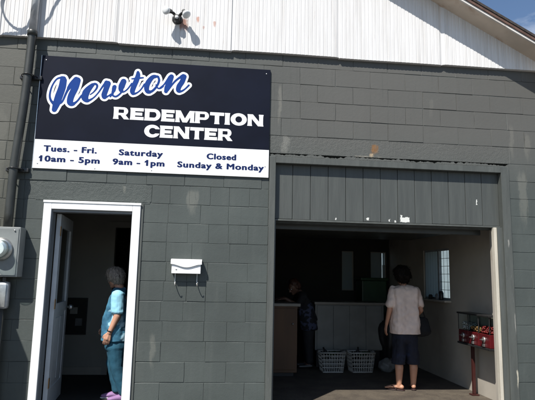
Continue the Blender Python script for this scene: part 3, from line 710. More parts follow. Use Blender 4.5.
bm = BM(); lathe(bm, [(.094, .0), (.094, .07), (.080, .095), (.05, .105), (.02, .108)], (-.175, -.2025, H-2.065), '-y', 32); obj('glass_dome', bm, 'glass', mb, True)
bm = BM(); box(bm, -.30, -.265, -.174, -.1725, H-1.91, H-1.885); obj('sticker', bm, 'ltr', mb)
bm = BM(); tube(bm, [(-.06, -.16, H-1.88), (-.06, -.182, H-1.88)], .008, 8); obj('latch', bm, 'metal', mb, True)
lb = empty('conduit_elbow', (-.19, -.08, H-2.62), label='rounded galvanised conduit fitting hanging under the electric meter box', cat='conduit fitting')
bm = BM(); tube(bm, smoothpath([(-.15, -.09, H-2.325), (-.15, -.09, H-2.37), (-.15, -.09, H-2.38)], 3), .024, 14); obj('nipple', bm, 'black', lb, True)
bm = BM(); box(bm, -.205, -.090, -.13, -.04, H-2.64, H-2.375, .035); obj('fitting_body', bm, 'galv', lb, True)
bm = BM(); box(bm, -.190, -.106, -.139, -.131, H-2.62, H-2.40, .003); obj('cover_plate', bm, 'metal', lb, True)
bm = BM(); tube(bm, [(-.15, -.085, H-2.63), (-.15, -.085, H-3.7+.0)], .026, 14); obj('riser_pipe', bm, 'conduit', lb, True)
# ================================================================= FENCE (unseen, added so that its shade falls on the wall)
fe = empty('shade_fence', (-.62, -.5, 0), label='unseen board fence added square to the wall to shade it below the meter box', cat='fence')
bm = BM()
for i in range(7): box(bm, -.635, -.615, -.03-.14*i-.132, -.03-.14*i, .03, 2.12+random.uniform(-.004, .004), .002)
obj('boards', bm, 'fence', fe)
for yy in (-.06, -.90):
    obj('post', B(-.73, -.64, yy-.09, yy, 0, 2.08, .003), 'fence', fe)
for z in (.4, 1.75): obj('rail', B(-.68, -.636, -1.00, -.02, z, z+.09, .002), 'fence', fe)
# ================================================================= MAILBOX
mbx = empty('mailbox', (1.607, -.05, H-2.25), label='small white wall mailbox with a wavy lid and two hooks, between the doors', cat='mailbox')
a, b = 1.452, 1.765; zt, zb = H-2.125, H-2.262
bm = BM(); box(bm, a+.010, b-.010, -.088, -.006, zb, zt-.01, .004); obj('box_body', bm, 'white', mbx)
bm = BM()
nn = 24; top = []; 
for i in range(nn+1):
    t = i/nn; x = a+(b-a)*t; wv = .046+.024*math.sin(math.pi*t)**2-.004*math.cos(2*math.pi*t*1)
    ring = [(x, -.004, zt+.012), (x, -.05, zt+.010), (x, -.092, zt-.004), (x, -.101, zt-.014), (x, -.103, zt-wv), (x, -.0985, zt-wv-.001), (x, -.0985, zt-.018), (x, -.05, zt+.004), (x, -.004, zt+.006)]
    top.append([bm.verts.new(p) for p in ring])
for A, C in zip(top, top[1:]):
    m_ = len(A)
    for q in range(m_): bm.faces.new((A[q], A[(q+1) % m_], C[(q+1) % m_], C[q]))
bm.faces.new(top[0]); bm.faces.new(top[-1][::-1]); obj('lid', bm, 'white', mbx)
for x in (a+.045, b-.045):
    bm = BM(); tube(bm, smoothpath([(x, -.012, zb+.01), (x, -.014, zb-.06), (x, -.02, zb-.095), (x+.004, -.045, zb-.122), (x+.008, -.075, zb-.122), (x+.010, -.09, zb-.10), (x+.010, -.094, zb-.085)], 6), .0045, 8)
    obj('newspaper_hook', bm, 'metal', mbx, True)
bm = BM(); box(bm, a+.05, a+.066, -.0905, -.0885, zb+.035, zb+.041); obj('keyhole', bm, 'black', mbx)
# ================================================================= INTERIOR THINGS
ct = empty('plywood_cabinet', (2.85, 2.5, 0), label='brown plywood counter cabinet with a cream top at the left of the garage', cat='cabinet')
obj('carcass', B(2.42, 3.16, 2.22, 2.80, .06, 1.00, .004), 'ply', ct); obj('plinth', B(2.43, 3.12, 2.27, 2.79, .004, .06), 'dark', ct)
obj('countertop', B(2.40, 3.20, 2.18, 2.82, 1.001, 1.045, .006), 'cream', ct)
for a, b in ((2.45, 2.79), (2.81, 3.13)):
    dd = obj('cabinet_door', B(a, b, 2.205, 2.219, .10, .97, .004), 'ply', ct); bm = BM(); lathe(bm, [(.012, 0), (.014, .02)], (b-.04, 2.205, .75), '-y', 10); obj('knob', bm, 'metal', dd, True)
wc = empty('panelled_counter', (4.15, 3.1, 0), label='long pale panelled counter behind the two laundry baskets', cat='counter')
obj('front', B(3.60, 4.70, 2.97, 3.00, .28, 1.0), 'panel', wc)
for i in range(4): obj('panel_board', B(3.61+i*.272, 3.875+i*.272, 2.955, 2.969, .29, .985, .006), 'panel', wc)
obj('side_panel', B(4.701, 4.72, 2.96, 3.5, .28, 1.0), 'panel', wc); obj('side_panel', B(3.58, 3.599, 2.96, 3.5, .28, 1.0), 'panel', wc)
obj('countertop', B(3.56, 4.76, 2.93, 3.55, 1.001, 1.04, .008), 'cream', wc); obj('kick_base', B(3.62, 4.68, 3.05, 3.5, .004, .28), 'dark', wc)
def make_basket():
    r_ = empty('laundry_basket', (0, 0, 0), cat='basket', group='laundry baskets in front of the counter')
    bm = BM(); Hh = .29; w0, w1, d0, d1 = .155, .190, .11, .14
    def P(u_, v_, t):   # u,v in -1..1 around, t height
        wv = w0+(w1-w0)*t; dv = d0+(d1-d0)*t; return Vector((u_*wv, v_*dv, Hh*t))
    def bar(a, b, th=.0055): tube(bm, [a, b], th, 4)
    for s in (-1, 1):
        for i in range(10):
            u_ = -1+2*i/9; bar(P(u_, s, 0), P(u_, s, .97))
        for i in range(7):
            v_ = -1+2*i/6; bar(P(s, v_, 0), P(s, v_, .97))
        for t in (.0, .25, .45, .65, .85): 
            bar(P(-1, s, t), P(1, s, t), .0075); bar(P(s, -1, t), P(s, 1, t), .0075)
    o1 = child('lattice_side', bm, 'basket', r_)
    bm = BM(); box(bm, -w0, w0, -d0, d0, .004, .012); child('base', bm, 'basket', r_)
    bm = BM(); q = [P(-1, -1, 1), P(1, -1, 1), P(1, 1, 1), P(-1, 1, 1)]
    for a, b in zip(q, q[1:]+q[:1]): tube(bm, [a, b], .012, 8)
    child('rim', bm, 'basket', r_, True)
    for s in (-1, 1):
        bm = BM(); tube(bm, smoothpath([(s*.19, -.05, .28), (s*.21, -.03, .30), (s*.21, .03, .30), (s*.19, .05, .28)], 4), .008, 8); child('handle', bm, 'basket', r_, True)
    bm = BM()
    for i in range(9):
        c = Vector((random.uniform(-.12, .12), random.uniform(-.07, .07), random.uniform(.16, .25))); d_ = Vector((random.uniform(-1, 1), random.uniform(-1, 1), random.uniform(.2, 1))).normalized()
        tube(bm, [c-d_*.09, c+d_*.04, c+d_*.07, c+d_*.11], [.032, .032, .014, .013], 10)
    return r_
def copy_tree(o, parent=None):
    c = o.copy(); COL.objects.link(c)
    if parent: c.parent = parent
    for ch in [q for q in bpy.data.objects if q.parent == o]: copy_tree(ch, c)
    return c
bk = make_basket(); bk.location = (3.775, 2.66, .006); bk['label'] = 'left white lattice laundry basket of the pair on the garage floor'
bk2 = copy_tree(bk); bk2.location = (4.235, 2.66, .006); bk2.rotation_euler.z = .05; bk2['label'] = 'right white lattice laundry basket of the pair, nearer the standing woman'
def bottle(x, y, z, d_, m, label):
    d_ = Vector(d_).normalized(); c = Vector((x, y, z)); bm = BM(); tube(bm, [c-d_*.10, c-d_*.09, c+d_*.03, c+d_*.06, c+d_*.10], [.025, .032, .032, .014, .013], 12)
    return tag(obj('bottle', bm, m, None, True), label, 'bottle', 'empty bottles lying in the laundry baskets')
bt = [('clear green bottle on top of the left laundry basket', 3.80, 2.62, .28, (1, .3, .15), 'green'), ('dark bottle leaning out of the left laundry basket', 3.70, 2.69, .27, (-.4, .2, .8), 'black'),
      ('dark bottle upright in the right laundry basket', 4.20, 2.68, .27, (.1, .1, 1), 'black'), ('green bottle lying in the right laundry basket', 4.28, 2.62, .275, (1, -.2, .25), 'green')]
for l_, x, y, z, d_, m_ in bt: bottle(x, y, z, d_, m_, l_)
gbn = empty('green_bin', (4.81, 3.9, 0), label='dark green bin standing behind the pale counter under the back window', cat='bin')
bm = BM(); box(bm, 4.58, 5.04, 3.70, 4.1, .004, 1.40, .02); obj('bin_body', bm, 'green', gbn)
bm = BM(); box(bm, 4.55, 5.07, 3.67, 4.13, 1.401, 1.45, .02); obj('bin_lid', bm, 'green', gbn)
bm = BM(); bmesh.ops.create_icosphere(bm, subdivisions=4, radius=1)
for v in bm.verts:
    n_ = noise.noise(v.co*2.2)*.16+noise.noise(v.co*6)*.06
    v.co = Vector((4.66+v.co.x*.14*(1+n_), 2.62+v.co.y*.12*(1+n_), max(.006, .10+v.co.z*.11*(1+n_))))
tag(obj('plastic_bag', bm, 'bagplastic', None, True), 'crumpled pale plastic bag on the floor beside the right laundry basket', 'bag')
bm = BM(); bmesh.ops.create_icosphere(bm, subdivisions=4, radius=1)
for v in bm.verts:
    n_ = noise.noise(v.co*1.9+Vector((4, 1, 2)))*.22+noise.noise(v.co*6)*.05
    v.co = Vector((4.86+v.co.x*.21*(1+n_), 3.00+v.co.y*.2*(1+n_), max(.006, .46+v.co.z*.50*(1+n_))))
tag(obj('rubbish_bag', bm, 'dark', None, True), 'tall stuffed black rubbish bag at the right end of the pale counter', 'rubbish bag')
# candy vending machine
vm = empty('candy_machine', (5.18, .62, 0), label='red candy vending machine with clear hoppers on a maroon post, by the right garage wall', cat='vending machine')
y0, y1, x0, x1 = .42, 1.20, 5.13, 5.30
bm = BM(); [box(bm, x0, x1, y0+.262*q, y0+.262*q+.248, .645, .80, .008) for q in range(3)]; box(bm, x0+.01, x1-.002, y0+.01, y1-.01, .655, .79); obj('machine_body', bm, 'red', vm)
obj('lower_tray', B(x0-.012, x1, y0-.01, y1+.01, .620, .6445, .004), 'black', vm)
for yy in (y0+.006, y0+.262, y0+.518, y1-.006):
    for xx in (x0+.006, x1-.006): obj('hopper_post', tube(BM(), [(xx, yy, .80), (xx, yy, 1.0)], .006, 6), 'black', vm)
obj('machine_lid', B(x0-.012, x1, y0-.01, y1+.01, 1.001, 1.022, .005), 'black', vm)
for i in range(3):
    a = y0+.014+i*.256; hp = obj('hopper', B(x0+.008, x1-.01, a, a+.240, .803, .999), 'glass', vm)
    bm = BM(); rnd = random.Random(i)
    for q in range(260):
        c = Vector((rnd.uniform(x0+.025, x1-.03), rnd.uniform(a+.016, a+.224), rnd.uniform(.815, .815+(.07, .045, .08)[i])))
        s3 = bmesh.ops.create_icosphere(bm, subdivisions=1, radius=.012, matrix=Matrix.Translation(c))
    obj('gumballs', bm, ('candy', 'brass', 'metal')[i], hp, True)
    ym = a+.11
    bm = BM(); lathe(bm, [(.035, 0), (.035, .012), (.028, .018)], (0, 0, 0)); bm.transform(Matrix.Translation((x0, ym, .735)) @ Matrix.Rotation(-math.pi/2, 4, 'Y'))
    cm = obj('coin_mechanism', bm, 'metal', vm, True); obj('turn_handle', B(x0-.045, x0-.019, ym-.028, ym+.028, .730, .741, .003), 'metal', cm)
    obj('chute_flap', B(x0-.02, x0-.001, ym-.02, ym+.02, .655, .69, .004), 'metal', vm)
for yy in (1.0,):
    bm = BM(); box(bm, 5.20, 5.235, yy-.02, yy+.02, .02, .62, .004); obj('post', bm, 'maroon', vm)
    bm = BM(); box(bm, 5.17, 5.265, yy-.045, yy+.045, .005, .0195, .004); obj('foot_plate', bm, 'maroon', vm)
# small things on the window sill
for x, y, rr, h_, m_, l_, nm, ct_ in ((5.27, 1.98, .035, .13, 'black', 'black jar on the garage window sill, in front of the bright grid', 'jar', 'jar'), (5.27, 2.12, .028, .09, 'bagplastic', 'small pale cup on the garage window sill beside the black jar', 'cup', 'cup'),
                                (5.27, 2.36, .03, .07, 'darkcloth', 'low dark tin at the far end of the garage window sill', 'tin', 'tin')):
    bm = BM(); lathe(bm, [(rr*.9, 0), (rr, .01), (rr, h_*.8), (rr*.7, h_*.9), (rr*.7, h_)], (x, y, WZ0-.001)); tag(obj(nm, bm, m_, None, True), l_, ct_)
# picture board in the office
pb = empty('notice_board', (-.0, 2.13, .9), label='dark framed board hanging low on the office wall behind the open white door', cat='notice board')
obj('board', B(-.115, .165, 2.125, 2.138, .60, 1.06), 'inbrown', pb)
bm = BM(); box(bm, -.13, -.1155, 2.115, 2.138, .58, 1.08); box(bm, .1655, .18, 2.115, 2.138, .58, 1.08); box(bm, -.115, .165, 2.115, 2.138, 1.0605, 1.08); box(bm, -.115, .165, 2.115, 2.138, .58, .5995); obj('frame', bm, 'dark', pb)
obj('paper_note', B(-.05, .05, 2.122, 2.1245, .86, .95), 'offwall', pb); obj('paper_note', B(.03, .12, 2.121, 2.124, .70, .80), 'bagplastic', pb)
# ================================================================= NEIGHBOUR ADDED AS A BRIGHT SUNLIT BACKDROP FOR THE SIDE WINDOW
nb_ = empty('backdrop_house', (10.4, 12, 0), label='plain pale blue house added as a sunlit backdrop to brighten the side window', cat='house')
obj('wall', B(6.8, 14, 9, 15, 0, 4.6), 'neigh', nb_)
bm = BM(); v_ = [bm.verts.new(p) for p in ((6.5, 8.7, 4.6), (14.3, 8.7, 4.6), (10.4, 8.7, 6.6), (6.5, 15.3, 4.6), (14.3, 15.3, 4.6), (10.4, 15.3, 6.6))]
for q in ((0, 1, 2), (3, 5, 4), (0, 2, 5, 3), (1, 4, 5, 2), (0, 3, 4, 1)): bm.faces.new([v_[t] for t in q])
obj('roof', bm, 'shingle', nb_)
# ================================================================= PEOPLE
def ell_pts(c, r_, n=14):
    out = []
    for i in range(n+1):
        th = math.pi*i/n
        for j in range(2*n):
            ph = math.pi*j/n; out.append(Vector((c[0]+r_[0]*math.sin(th)*math.cos(ph), c[1]+r_[1]*math.sin(th)*math.sin(ph), c[2]+r_[2]*math.cos(th))))
    return out
def R3(q): return (q, q, q) if isinstance(q, (int, float)) else q
def hull(bm, *sph, n=8):
    """convex hull of a few ellipsoids (centre, radii): a tapering limb or a trunk section"""
    tmp = BM()
    for c, r_ in sph:
        for p in ell_pts(c, R3(r_), n): tmp.verts.new(p)
    bmesh.ops.remove_doubles(tmp, verts=tmp.verts, dist=1e-5)
    res = bmesh.ops.convex_hull(tmp, input=tmp.verts)
    junk = list({e for e in res['geom_interior']+res['geom_unused'] if isinstance(e, bmesh.types.BMVert)})
    bmesh.ops.delete(tmp, geom=junk, context='VERTS')
    me = bpy.data.meshes.new('h'); tmp.to_mesh(me); tmp.free(); bm.from_mesh(me); bpy.data.meshes.remove(me)
def chain(bm, pts, rad, n=8):
    for i in range(len(pts)-1): hull(bm, (pts[i], rad[i]), (pts[i+1], rad[i+1]), n=n)
def fuse(name, bm, m, parent, vox=.008, sm=3, wrinkle=0, wscale=9, cut=None, smooth_f=.5):
    """one continuous skin round everything in bm"""
    me = bpy.data.meshes.new('f'); bm.to_mesh(me); bm.free()
    o_ = bpy.data.objects.new('f', me); COL.objects.link(o_)
    rm = o_.modifiers.new('r', 'REMESH'); rm.mode = 'VOXEL'; rm.voxel_size = vox
    s2 = o_.modifiers.new('s', 'SMOOTH'); s2.iterations = sm; s2.factor = smooth_f
    bpy.context.view_layer.update(); dg = bpy.context.evaluated_depsgraph_get()
    me2 = bpy.data.meshes.new_from_object(o_.evaluated_get(dg)); bpy.data.objects.remove(o_)
    b2 = BM(); b2.from_mesh(me2); bpy.data.meshes.remove(me2)
    if wrinkle:
        b2.normal_update()
        for v in b2.verts:
            p = v.co; a = noise.noise(Vector((p.x*wscale, p.y*wscale, p.z*wscale*.45)))+.5*noise.noise(p*wscale*2.3); v.co = p+v.normal*a*wrinkle
    if cut:
        for co_, no_ in cut:
            bmesh.ops.bisect_plane(b2, geom=b2.verts[:]+b2.edges[:]+b2.faces[:], plane_co=co_, plane_no=no_, clear_outer=True)
            ed = [e for e in b2.edges if e.is_boundary]
            if ed: bmesh.ops.holes_fill(b2, edges=ed, sides=0)
    return obj(name, b2, m, parent, True)
def hand(bm, wr, d, side, palm_n, L=.165, curl=.5):
    """wr wrist, d direction towards the fingers, side = thumb direction, palm_n = where the palm faces"""
    wr = Vector(wr); d = Vector(d).normalized(); pn = Vector(palm_n); pn = (pn-d*pn.dot(d)).normalized(); sd2 = Vector(side); sd2 = (sd2-d*sd2.dot(d)-pn*sd2.dot(pn)).normalized()
    pl = L*.5
    for s in (-1, -.35, .35, 1):
        hull(bm, (wr+d*.01+sd2*s*.016, .013), (wr+d*pl+sd2*s*.028, .0125), n=5)
    hull(bm, (wr+d*.02, .018), (wr+d*pl*.9, .020), n=6)
    for i, (s, ln) in enumerate(((1, .40), (.35, .46), (-.35, .43), (-1, .34))):
        p = wr+d*pl+sd2*s*.029; q = d; seg = [L*ln*k_ for k_ in (.48, .32, .24)]; rr = (.0100, .0092, .0084, .0072)
        for j in range(3):
            a = curl*(.55+.35*j)*(1+.15*i); dd = (d*math.cos(a)+pn*math.sin(a)).normalized()
            p2 = p+dd*seg[j]; hull(bm, (p, rr[j]), (p2, rr[j+1]), n=5); p = p2
    p = wr+d*pl*.3+sd2*.022; d1 = (d*.75+sd2*.65+pn*.2).normalized(); p2 = p+d1*L*.24; hull(bm, (p, .014), (p2, .011), n=5)
    d2 = (d*.9+sd2*.2+pn*.35).normalized(); p3 = p2+d2*L*.19; hull(bm, (p2, .011), (p3, .0085), n=5)
def head(bm, c, fd, hr=.098, sc=1.0):
    """c centre, fd unit facing direction (horizontal mostly)"""
    c = Vector(c); fd = Vector(fd).normalized(); up = Vector((0, 0, 1)); up = (up-fd*up.dot(fd)).normalized(); rt = fd.cross(up)
    def P(a, b, e): return c+(rt*a+fd*b+up*e)*sc
    hull(bm, (P(0, -.018, .025), (.076*sc, .076*sc, .085*sc)), (P(0, .018, .02), (.070*sc, .070*sc, .080*sc)))
    hull(bm, (P(0, .03, .0), .062*sc), (P(0, .048, -.078), .030*sc), (P(.03, .0, -.055), .035*sc), (P(-.03, .0, -.055), .035*sc))
    hull(bm, (P(0, .094, .012), .007*sc), (P(0, .112, -.022), .012*sc), (P(.012, .096, -.026), .007*sc), (P(-.012, .096, -.026), .007*sc), n=5)
    hull(bm, (P(-.018, .086, -.052), .008*sc), (P(.018, .086, -.052), .008*sc), (P(0, .092, -.050), .008*sc), n=5)
    hull(bm, (P(0, .078, -.082), .018*sc), (P(0, .07, -.085), .02*sc), n=5)
    hull(bm, (P(-.035, .082, .034), .009*sc), (P(.035, .082, .034), .009*sc), n=5)
    for s in (-1, 1): hull(bm, (P(s*.078, -.012, .012), (.010*sc, .016*sc, .024*sc)), (P(s*.076, -.006, -.018), (.008*sc, .010*sc, .012*sc)), n=6)
    return P
def eyes(P, parent, sc=1):
    for s in (-1, 1):
        bm = BM(); bmesh.ops.create_uvsphere(bm, u_segments=12, v_segments=8, radius=.0095*sc, matrix=Matrix.Translation(P(s*.032, .078, .010))); e_ = obj('eye', bm, 'ltr', parent, True)
        bm = BM(); bmesh.ops.create_uvsphere(bm, u_segments=10, v_segments=6, radius=.0050*sc, matrix=Matrix.Translation(P(s*.032, .0845, .010))); obj('pupil', bm, 'black', e_, True)
def strands(o_, n, ln, seed, rad=.0022):
    rd = random.Random(seed); me = o_.data; bm = BM(); bm.from_mesh(me); bm.normal_update(); bm.verts.ensure_lookup_table(); base = [(v.co.copy(), v.normal.copy()) for v in bm.verts]
    for _ in range(n):
        c, nn_ = rd.choice(base); d_ = Vector((rd.gauss(0, .5), rd.gauss(0, .5), -1)); d_ = (d_-nn_*d_.dot(nn_)).normalized()
        L = ln*rd.uniform(.5, 1.2); side = Vector((rd.gauss(0, 1), rd.gauss(0, 1), rd.gauss(0, 1)))*.15
        P = [c-nn_*.004, c+nn_*.004+d_*L*.35, c+nn_*.004+(d_+side)*L*.7, c+nn_*rd.uniform(-.004, .007)+(d_+side*2)*L]
        tube(bm, P, [rad, rad, rad*.8, rad*.3], 4, False)
    bm.to_mesh(me); bm.free()
    for p in me.polygons: p.use_smooth = True
# --- woman in the garage, seen from behind
cx_, cy2 = 4.45, 1.30
pa = empty('person', (cx_, cy2, 0), label='woman in a cream t-shirt and dark knee shorts standing in the garage bay', cat='person')
bm = BM()
hc = (cx_-.025, cy2+.02, 1.475); fdA = Vector((-.22, .97, -.12))
PA = head(bm, hc, fdA, sc=.98)
hull(bm, ((cx_-.012, cy2+.0, 1.32), .052), ((cx_-.015, cy2+.01, 1.44), .050))
hull(bm, ((cx_-.14, cy2, 1.285), (.055, .06, .045)), ((cx_+.14, cy2, 1.285), (.055, .06, .045)), ((cx_, cy2, 1.33), (.06, .055, .03)))
hull(bm, ((cx_-.10, cy2, 1.25), (.08, .10, .06)), ((cx_+.10, cy2, 1.25), (.08, .10, .06)), ((cx_, cy2, 1.0), (.155, .115, .1)))
hull(bm, ((cx_, cy2, 1.0), (.155, .115, .1)), ((cx_-.06, cy2, .82), (.11, .12, .09)), ((cx_+.06, cy2, .82), (.11, .12, .09)))
for s, ft in ((-1, Vector((cx_-.105, cy2-.01, .07))), (1, Vector((cx_+.105, cy2+.035, .07)))):
    hp_ = Vector((cx_+s*.085, cy2, .80)); kn = Vector((cx_+s*.098, cy2+.01, .43)); 
    chain(bm, [hp_, kn], [.088, .055]); chain(bm, [kn, (kn*.6+ft*.4)+Vector((0, -.022, 0)), ft], [.054, .053, .034])
    toe = (Vector((-.80, .55, 0)) if s < 0 else Vector((.25, .95, 0))).normalized()
    chain(bm, [ft+Vector((0, 0, -.02))-toe*.035, ft+toe*.06+Vector((0, 0, -.018)), ft+toe*.13+Vector((0, 0, -.032))], [(.030, .030, .028), (.034, .034, .024), (.037, .037, .013)])
    sd3 = Vector((-toe.y, toe.x, 0))
    for q in range(5):
        bpt = ft+toe*(.125-.004*q*q*.4)+sd3*(.032-.016*q)*(-s); hull(bm, (bpt+Vector((0, 0, -.035)), .010), (bpt+toe*(.045-.005*q)+Vector((0, 0, -.038)), .0085 if q else .011), n=5)
shL, elL, wrL = Vector((cx_-.20, cy2, 1.27)), Vector((cx_-.245, cy2-.02, 1.03)), Vector((cx_-.265, cy2+.06, .835))
shR, elR, wrR = Vector((cx_+.20, cy2, 1.27)), Vector((cx_+.262, cy2-.01, 1.03)), Vector((cx_+.25, cy2+.15, .93))
chain(bm, [shL, elL, wrL], [.052, .040, .026]); chain(bm, [shR, elR, wrR], [.052, .040, .026])
hand(bm, wrL, (-.12, .25, -1), (.2, 1, 0), (1, 0, 0), curl=.5); hand(bm, wrR, (-.1, .9, -.5), (-.6, .3, .8), (-.2, -.4, -1), curl=1.0)
bodyA = fuse('body', bm, 'skinA', pa, .0065, 2)
eyes(PA, bodyA)
bm = BM(); c = Vector(hc)
hull(bm, (PA(0, -.020, .045), (.114, .112, .096)), (PA(0, -.038, .0), (.112, .10, .09)))
hull(bm, (PA(0, -.04, -.03), (.098, .08, .06)), (PA(0, -.035, -.075), (.075, .06, .035)))
strands(fuse('hair', bm, 'hairdark', pa, .007, 2, .010, 34), 420, .045, 1)
bm = BM()
hull(bm, ((cx_-.150, cy2, 1.285), (.062, .125, .05)), ((cx_+.150, cy2, 1.285), (.062, .125, .05)), ((cx_-.012, cy2, 1.335), (.085, .085, .030)), ((cx_-.13, cy2, 1.0), (.085, .145, .06)), ((cx_+.13, cy2, 1.0), (.085, .145, .06)))
hull(bm, ((cx_-.13, cy2, 1.0), (.085, .145, .06)), ((cx_+.13, cy2, 1.0), (.085, .145, .06)), ((cx_-.125, cy2, .72), (.10, .15, .03)), ((cx_+.125, cy2, .72), (.10, .15, .03)))
for s, sh, el_p in ((-1, shL, elL), (1, shR, elR)):
    hull(bm, (sh+Vector((-s*.03, 0, .0)), (.078, .085, .070)), (sh.lerp(el_p, .74), (.070, .080, .04)))
fuse('t_shirt', bm, 'tee', pa, .0075, 2, .020, 8, cut=[((0, 0, .725), (0, 0, -1))])
bm = BM()
hull(bm, ((cx_, cy2, .80), (.175, .14, .09)), ((cx_-.09, cy2, .66), (.105, .125, .08)), ((cx_+.09, cy2, .66), (.105, .125, .08)))
for s in (-1, 1): hull(bm, ((cx_+s*.09, cy2, .68), (.103, .125, .08)), ((cx_+s*.100, cy2+.01, .33), (.088, .098, .03)))
fuse('knee_shorts', bm, 'navycloth', pa, .008, 2, .013, 10, cut=[((0, 0, .335), (0, 0, -1))])
for s, ft in ((-1, Vector((cx_-.105, cy2-.01, 0))), (1, Vector((cx_+.105, cy2+.035, 0)))):
    toe = (Vector((-.80, .55, 0)) if s < 0 else Vector((.25, .95, 0))).normalized()
    bm = BM(); hull(bm, (ft-toe*.045+Vector((0, 0, .014)), (.036, .036, .008)), (ft+toe*.13+Vector((0, 0, .014)), (.046, .046, .008)))
    sdl = fuse('flip_flop', bm, 'sandal', pa, .006, 1)
    sd3 = Vector((-toe.y, toe.x, 0)); bm = BM()
    t0 = ft+toe*.125+Vector((0, 0, .04)); tube(bm, smoothpath([t0, ft+toe*.08+sd3*.03+Vector((0, 0, .06)), ft+toe*.02+sd3*.04+Vector((0, 0, .02))], 4), .005, 6); tube(bm, smoothpath([t0, ft+toe*.08-sd3*.03+Vector((0, 0, .06)), ft+toe*.02-sd3*.04+Vector((0, 0, .02))], 4), .005, 6)
    obj('strap', bm, 'sandal', sdl, True)
# she is slighter than the pattern: draw the trunk in towards the spine
for q in [pa]+list(pa.children):
    if q.type == 'MESH':
        for v in q.data.vertices:
            zz = v.co.z
            if zz > .30:
                kx = 1-.15*min(1, (zz-.30)/.25)*(1 if zz < 1.36 else 0 if zz > 1.42 else (1.42-zz)/.06)
                v.co.x = v.co.x*kx-.012*min(1, (zz-.3)/.3)
hb = empty('handbag', (cx_+.25, cy2+.14, .70), label='slouchy black handbag hanging at the right arm of the woman in cream', cat='handbag')
bm = BM(); hull(bm, ((cx_+.27, cy2+.13, .90), (.09, .05, .03)), ((cx_+.27, cy2+.13, .74), (.14, .075, .08))); fuse('bag_body', bm, 'darkcloth', hb, .01, 3, .012, 9)
bm = BM(); tube(bm, smoothpath([(cx_+.19, cy2+.13, .88), (cx_+.20, cy2+.07, 1.02), (cx_+.225, cy2+.03, 1.08), (cx_+.27, cy2+.07, 1.02), (cx_+.34, cy2+.13, .88)], 6), .009, 8); obj('strap', bm, 'darkcloth', hb, True)
# --- woman in the side doorway, facing left
px, py, pz = .85, .66, .045
pbw = empty('person', (px, py, pz), label='grey haired woman in a blue printed top and teal trousers standing in the side doorway', cat='person')
bm = BM()
hc = (px-.075, py+.02, 1.375); fdB = Vector((-.80, .66, -.32))
PB = head(bm, hc, fdB, sc=.95)
hull(bm, ((px-.005, py, 1.24), .05), ((px-.03, py+.01, 1.33), .05))
hull(bm, ((px, py-.13, 1.20), (.06, .055, .045)), ((px, py+.13, 1.20), (.06, .055, .045)), ((px, py, 1.245), (.055, .06, .03)))
hull(bm, ((px, py-.09, 1.15), (.10, .08, .06)), ((px, py+.09, 1.15), (.10, .08, .06)), ((px-.01, py, .92), (.12, .15, .1)))
hull(bm, ((px-.01, py, .92), (.12, .15, .1)), ((px, py-.06, .76), (.12, .11, .09)), ((px, py+.06, .76), (.12, .11, .09)))
feet = []
for s in (-1, 1):
    hp_ = Vector((px+.0, py+s*.085, .74)); kn = Vector((px-.01-.03*s, py+s*.085, .42)); an = Vector((px+.07-.05*s, py+s*.08, .12)); feet.append(an)
    chain(bm, [hp_, kn], [.085, .055]); chain(bm, [kn, kn.lerp(an, .4)+Vector((.02, 0, 0)), an], [.053, .05, .034])
    chain(bm, [an, an+Vector((-.02, 0, -.03)), an+Vector((-.13, 0, -.05))], [.034, .032, .020])
sh, elb, wr = Vector((px+.0, py-.175, 1.185)), Vector((px+.015, py-.205, .965)), Vector((px-.055, py-.215, .79))
chain(bm, [sh, elb, wr], [.050, .040, .026]); hand(bm, wr, (-.30, .05, -1), (-1, 0, 0), (0, 1, 0), curl=.45, L=.155)
sh2, elb2, wr2 = Vector((px-.0, py+.17, 1.185)), Vector((px+.0, py+.20, .96)), Vector((px-.13, py+.16, .82))
chain(bm, [sh2, elb2, wr2], [.050, .040, .026]); hand(bm, wr2, (-.8, -.3, -.4), (-.2, -.6, .8), (.2, -.6, -.6), curl=.7, L=.155)
bodyB = fuse('body', bm, 'skinB', pbw, .0065, 2); eyes(PB, bodyB, .95)
bm = BM()
hull(bm, (PB(0, -.015, .050), (.098, .100, .082)), (PB(0, -.035, .0), (.096, .092, .08)))
hull(bm, (PB(0, -.045, -.02), (.085, .08, .055)), (PB(0, -.045, -.062), (.065, .06, .03)))
strands(fuse('hair', bm, 'hairgrey', pbw, .006, 1, .008, 38), 420, .034, 2, .0018)
bm = BM()
hull(bm, ((px, py-.14, 1.20), (.075, .06, .045)), ((px, py+.14, 1.20), (.075, .06, .045)), ((px-.01, py, 1.25), (.068, .07, .025)), ((px-.02, py-.09, .95), (.145, .10, .06)), ((px-.02, py+.09, .95), (.145, .10, .06)))
hull(bm, ((px-.02, py-.09, .95), (.145, .10, .06)), ((px-.02, py+.09, .95), (.145, .10, .06)), ((px-.01, py-.09, .68), (.155, .11, .03)), ((px-.01, py+.09, .68), (.155, .11, .03)))
fuse('printed_top', bm, 'bluetop', pbw, .007, 2, .015, 10, cut=[((0, 0, .69), (0, 0, -1))])
for s_a, e_a in ((sh, elb), (sh2, elb2)):
    bm = BM(); hull(bm, (s_a+Vector((0, 0, .0)), (.070, .064, .062)), (s_a.lerp(e_a, .80), (.072, .062, .035))); fuse('sleeve', bm, 'palesleeve', pbw, .006, 2, .007, 12)
bm = BM(); lathe(bm, [(.030, -.006), (.031, 0), (.030, .006)], (0, 0, 0)); dv = (wr-elb).normalized(); bm.transform(Matrix.Translation(wr+Vector((0, 0, .015))) @ dv.to_track_quat('Z', 'Y').to_matrix().to_4x4()); obj('wristwatch', bm, 'black', pbw, True)
bm = BM(); hull(bm, ((px-.0, py, .76), (.145, .17, .07)), ((px, py-.09, .62), (.125, .10, .07)), ((px, py+.09, .62), (.125, .10, .07)))
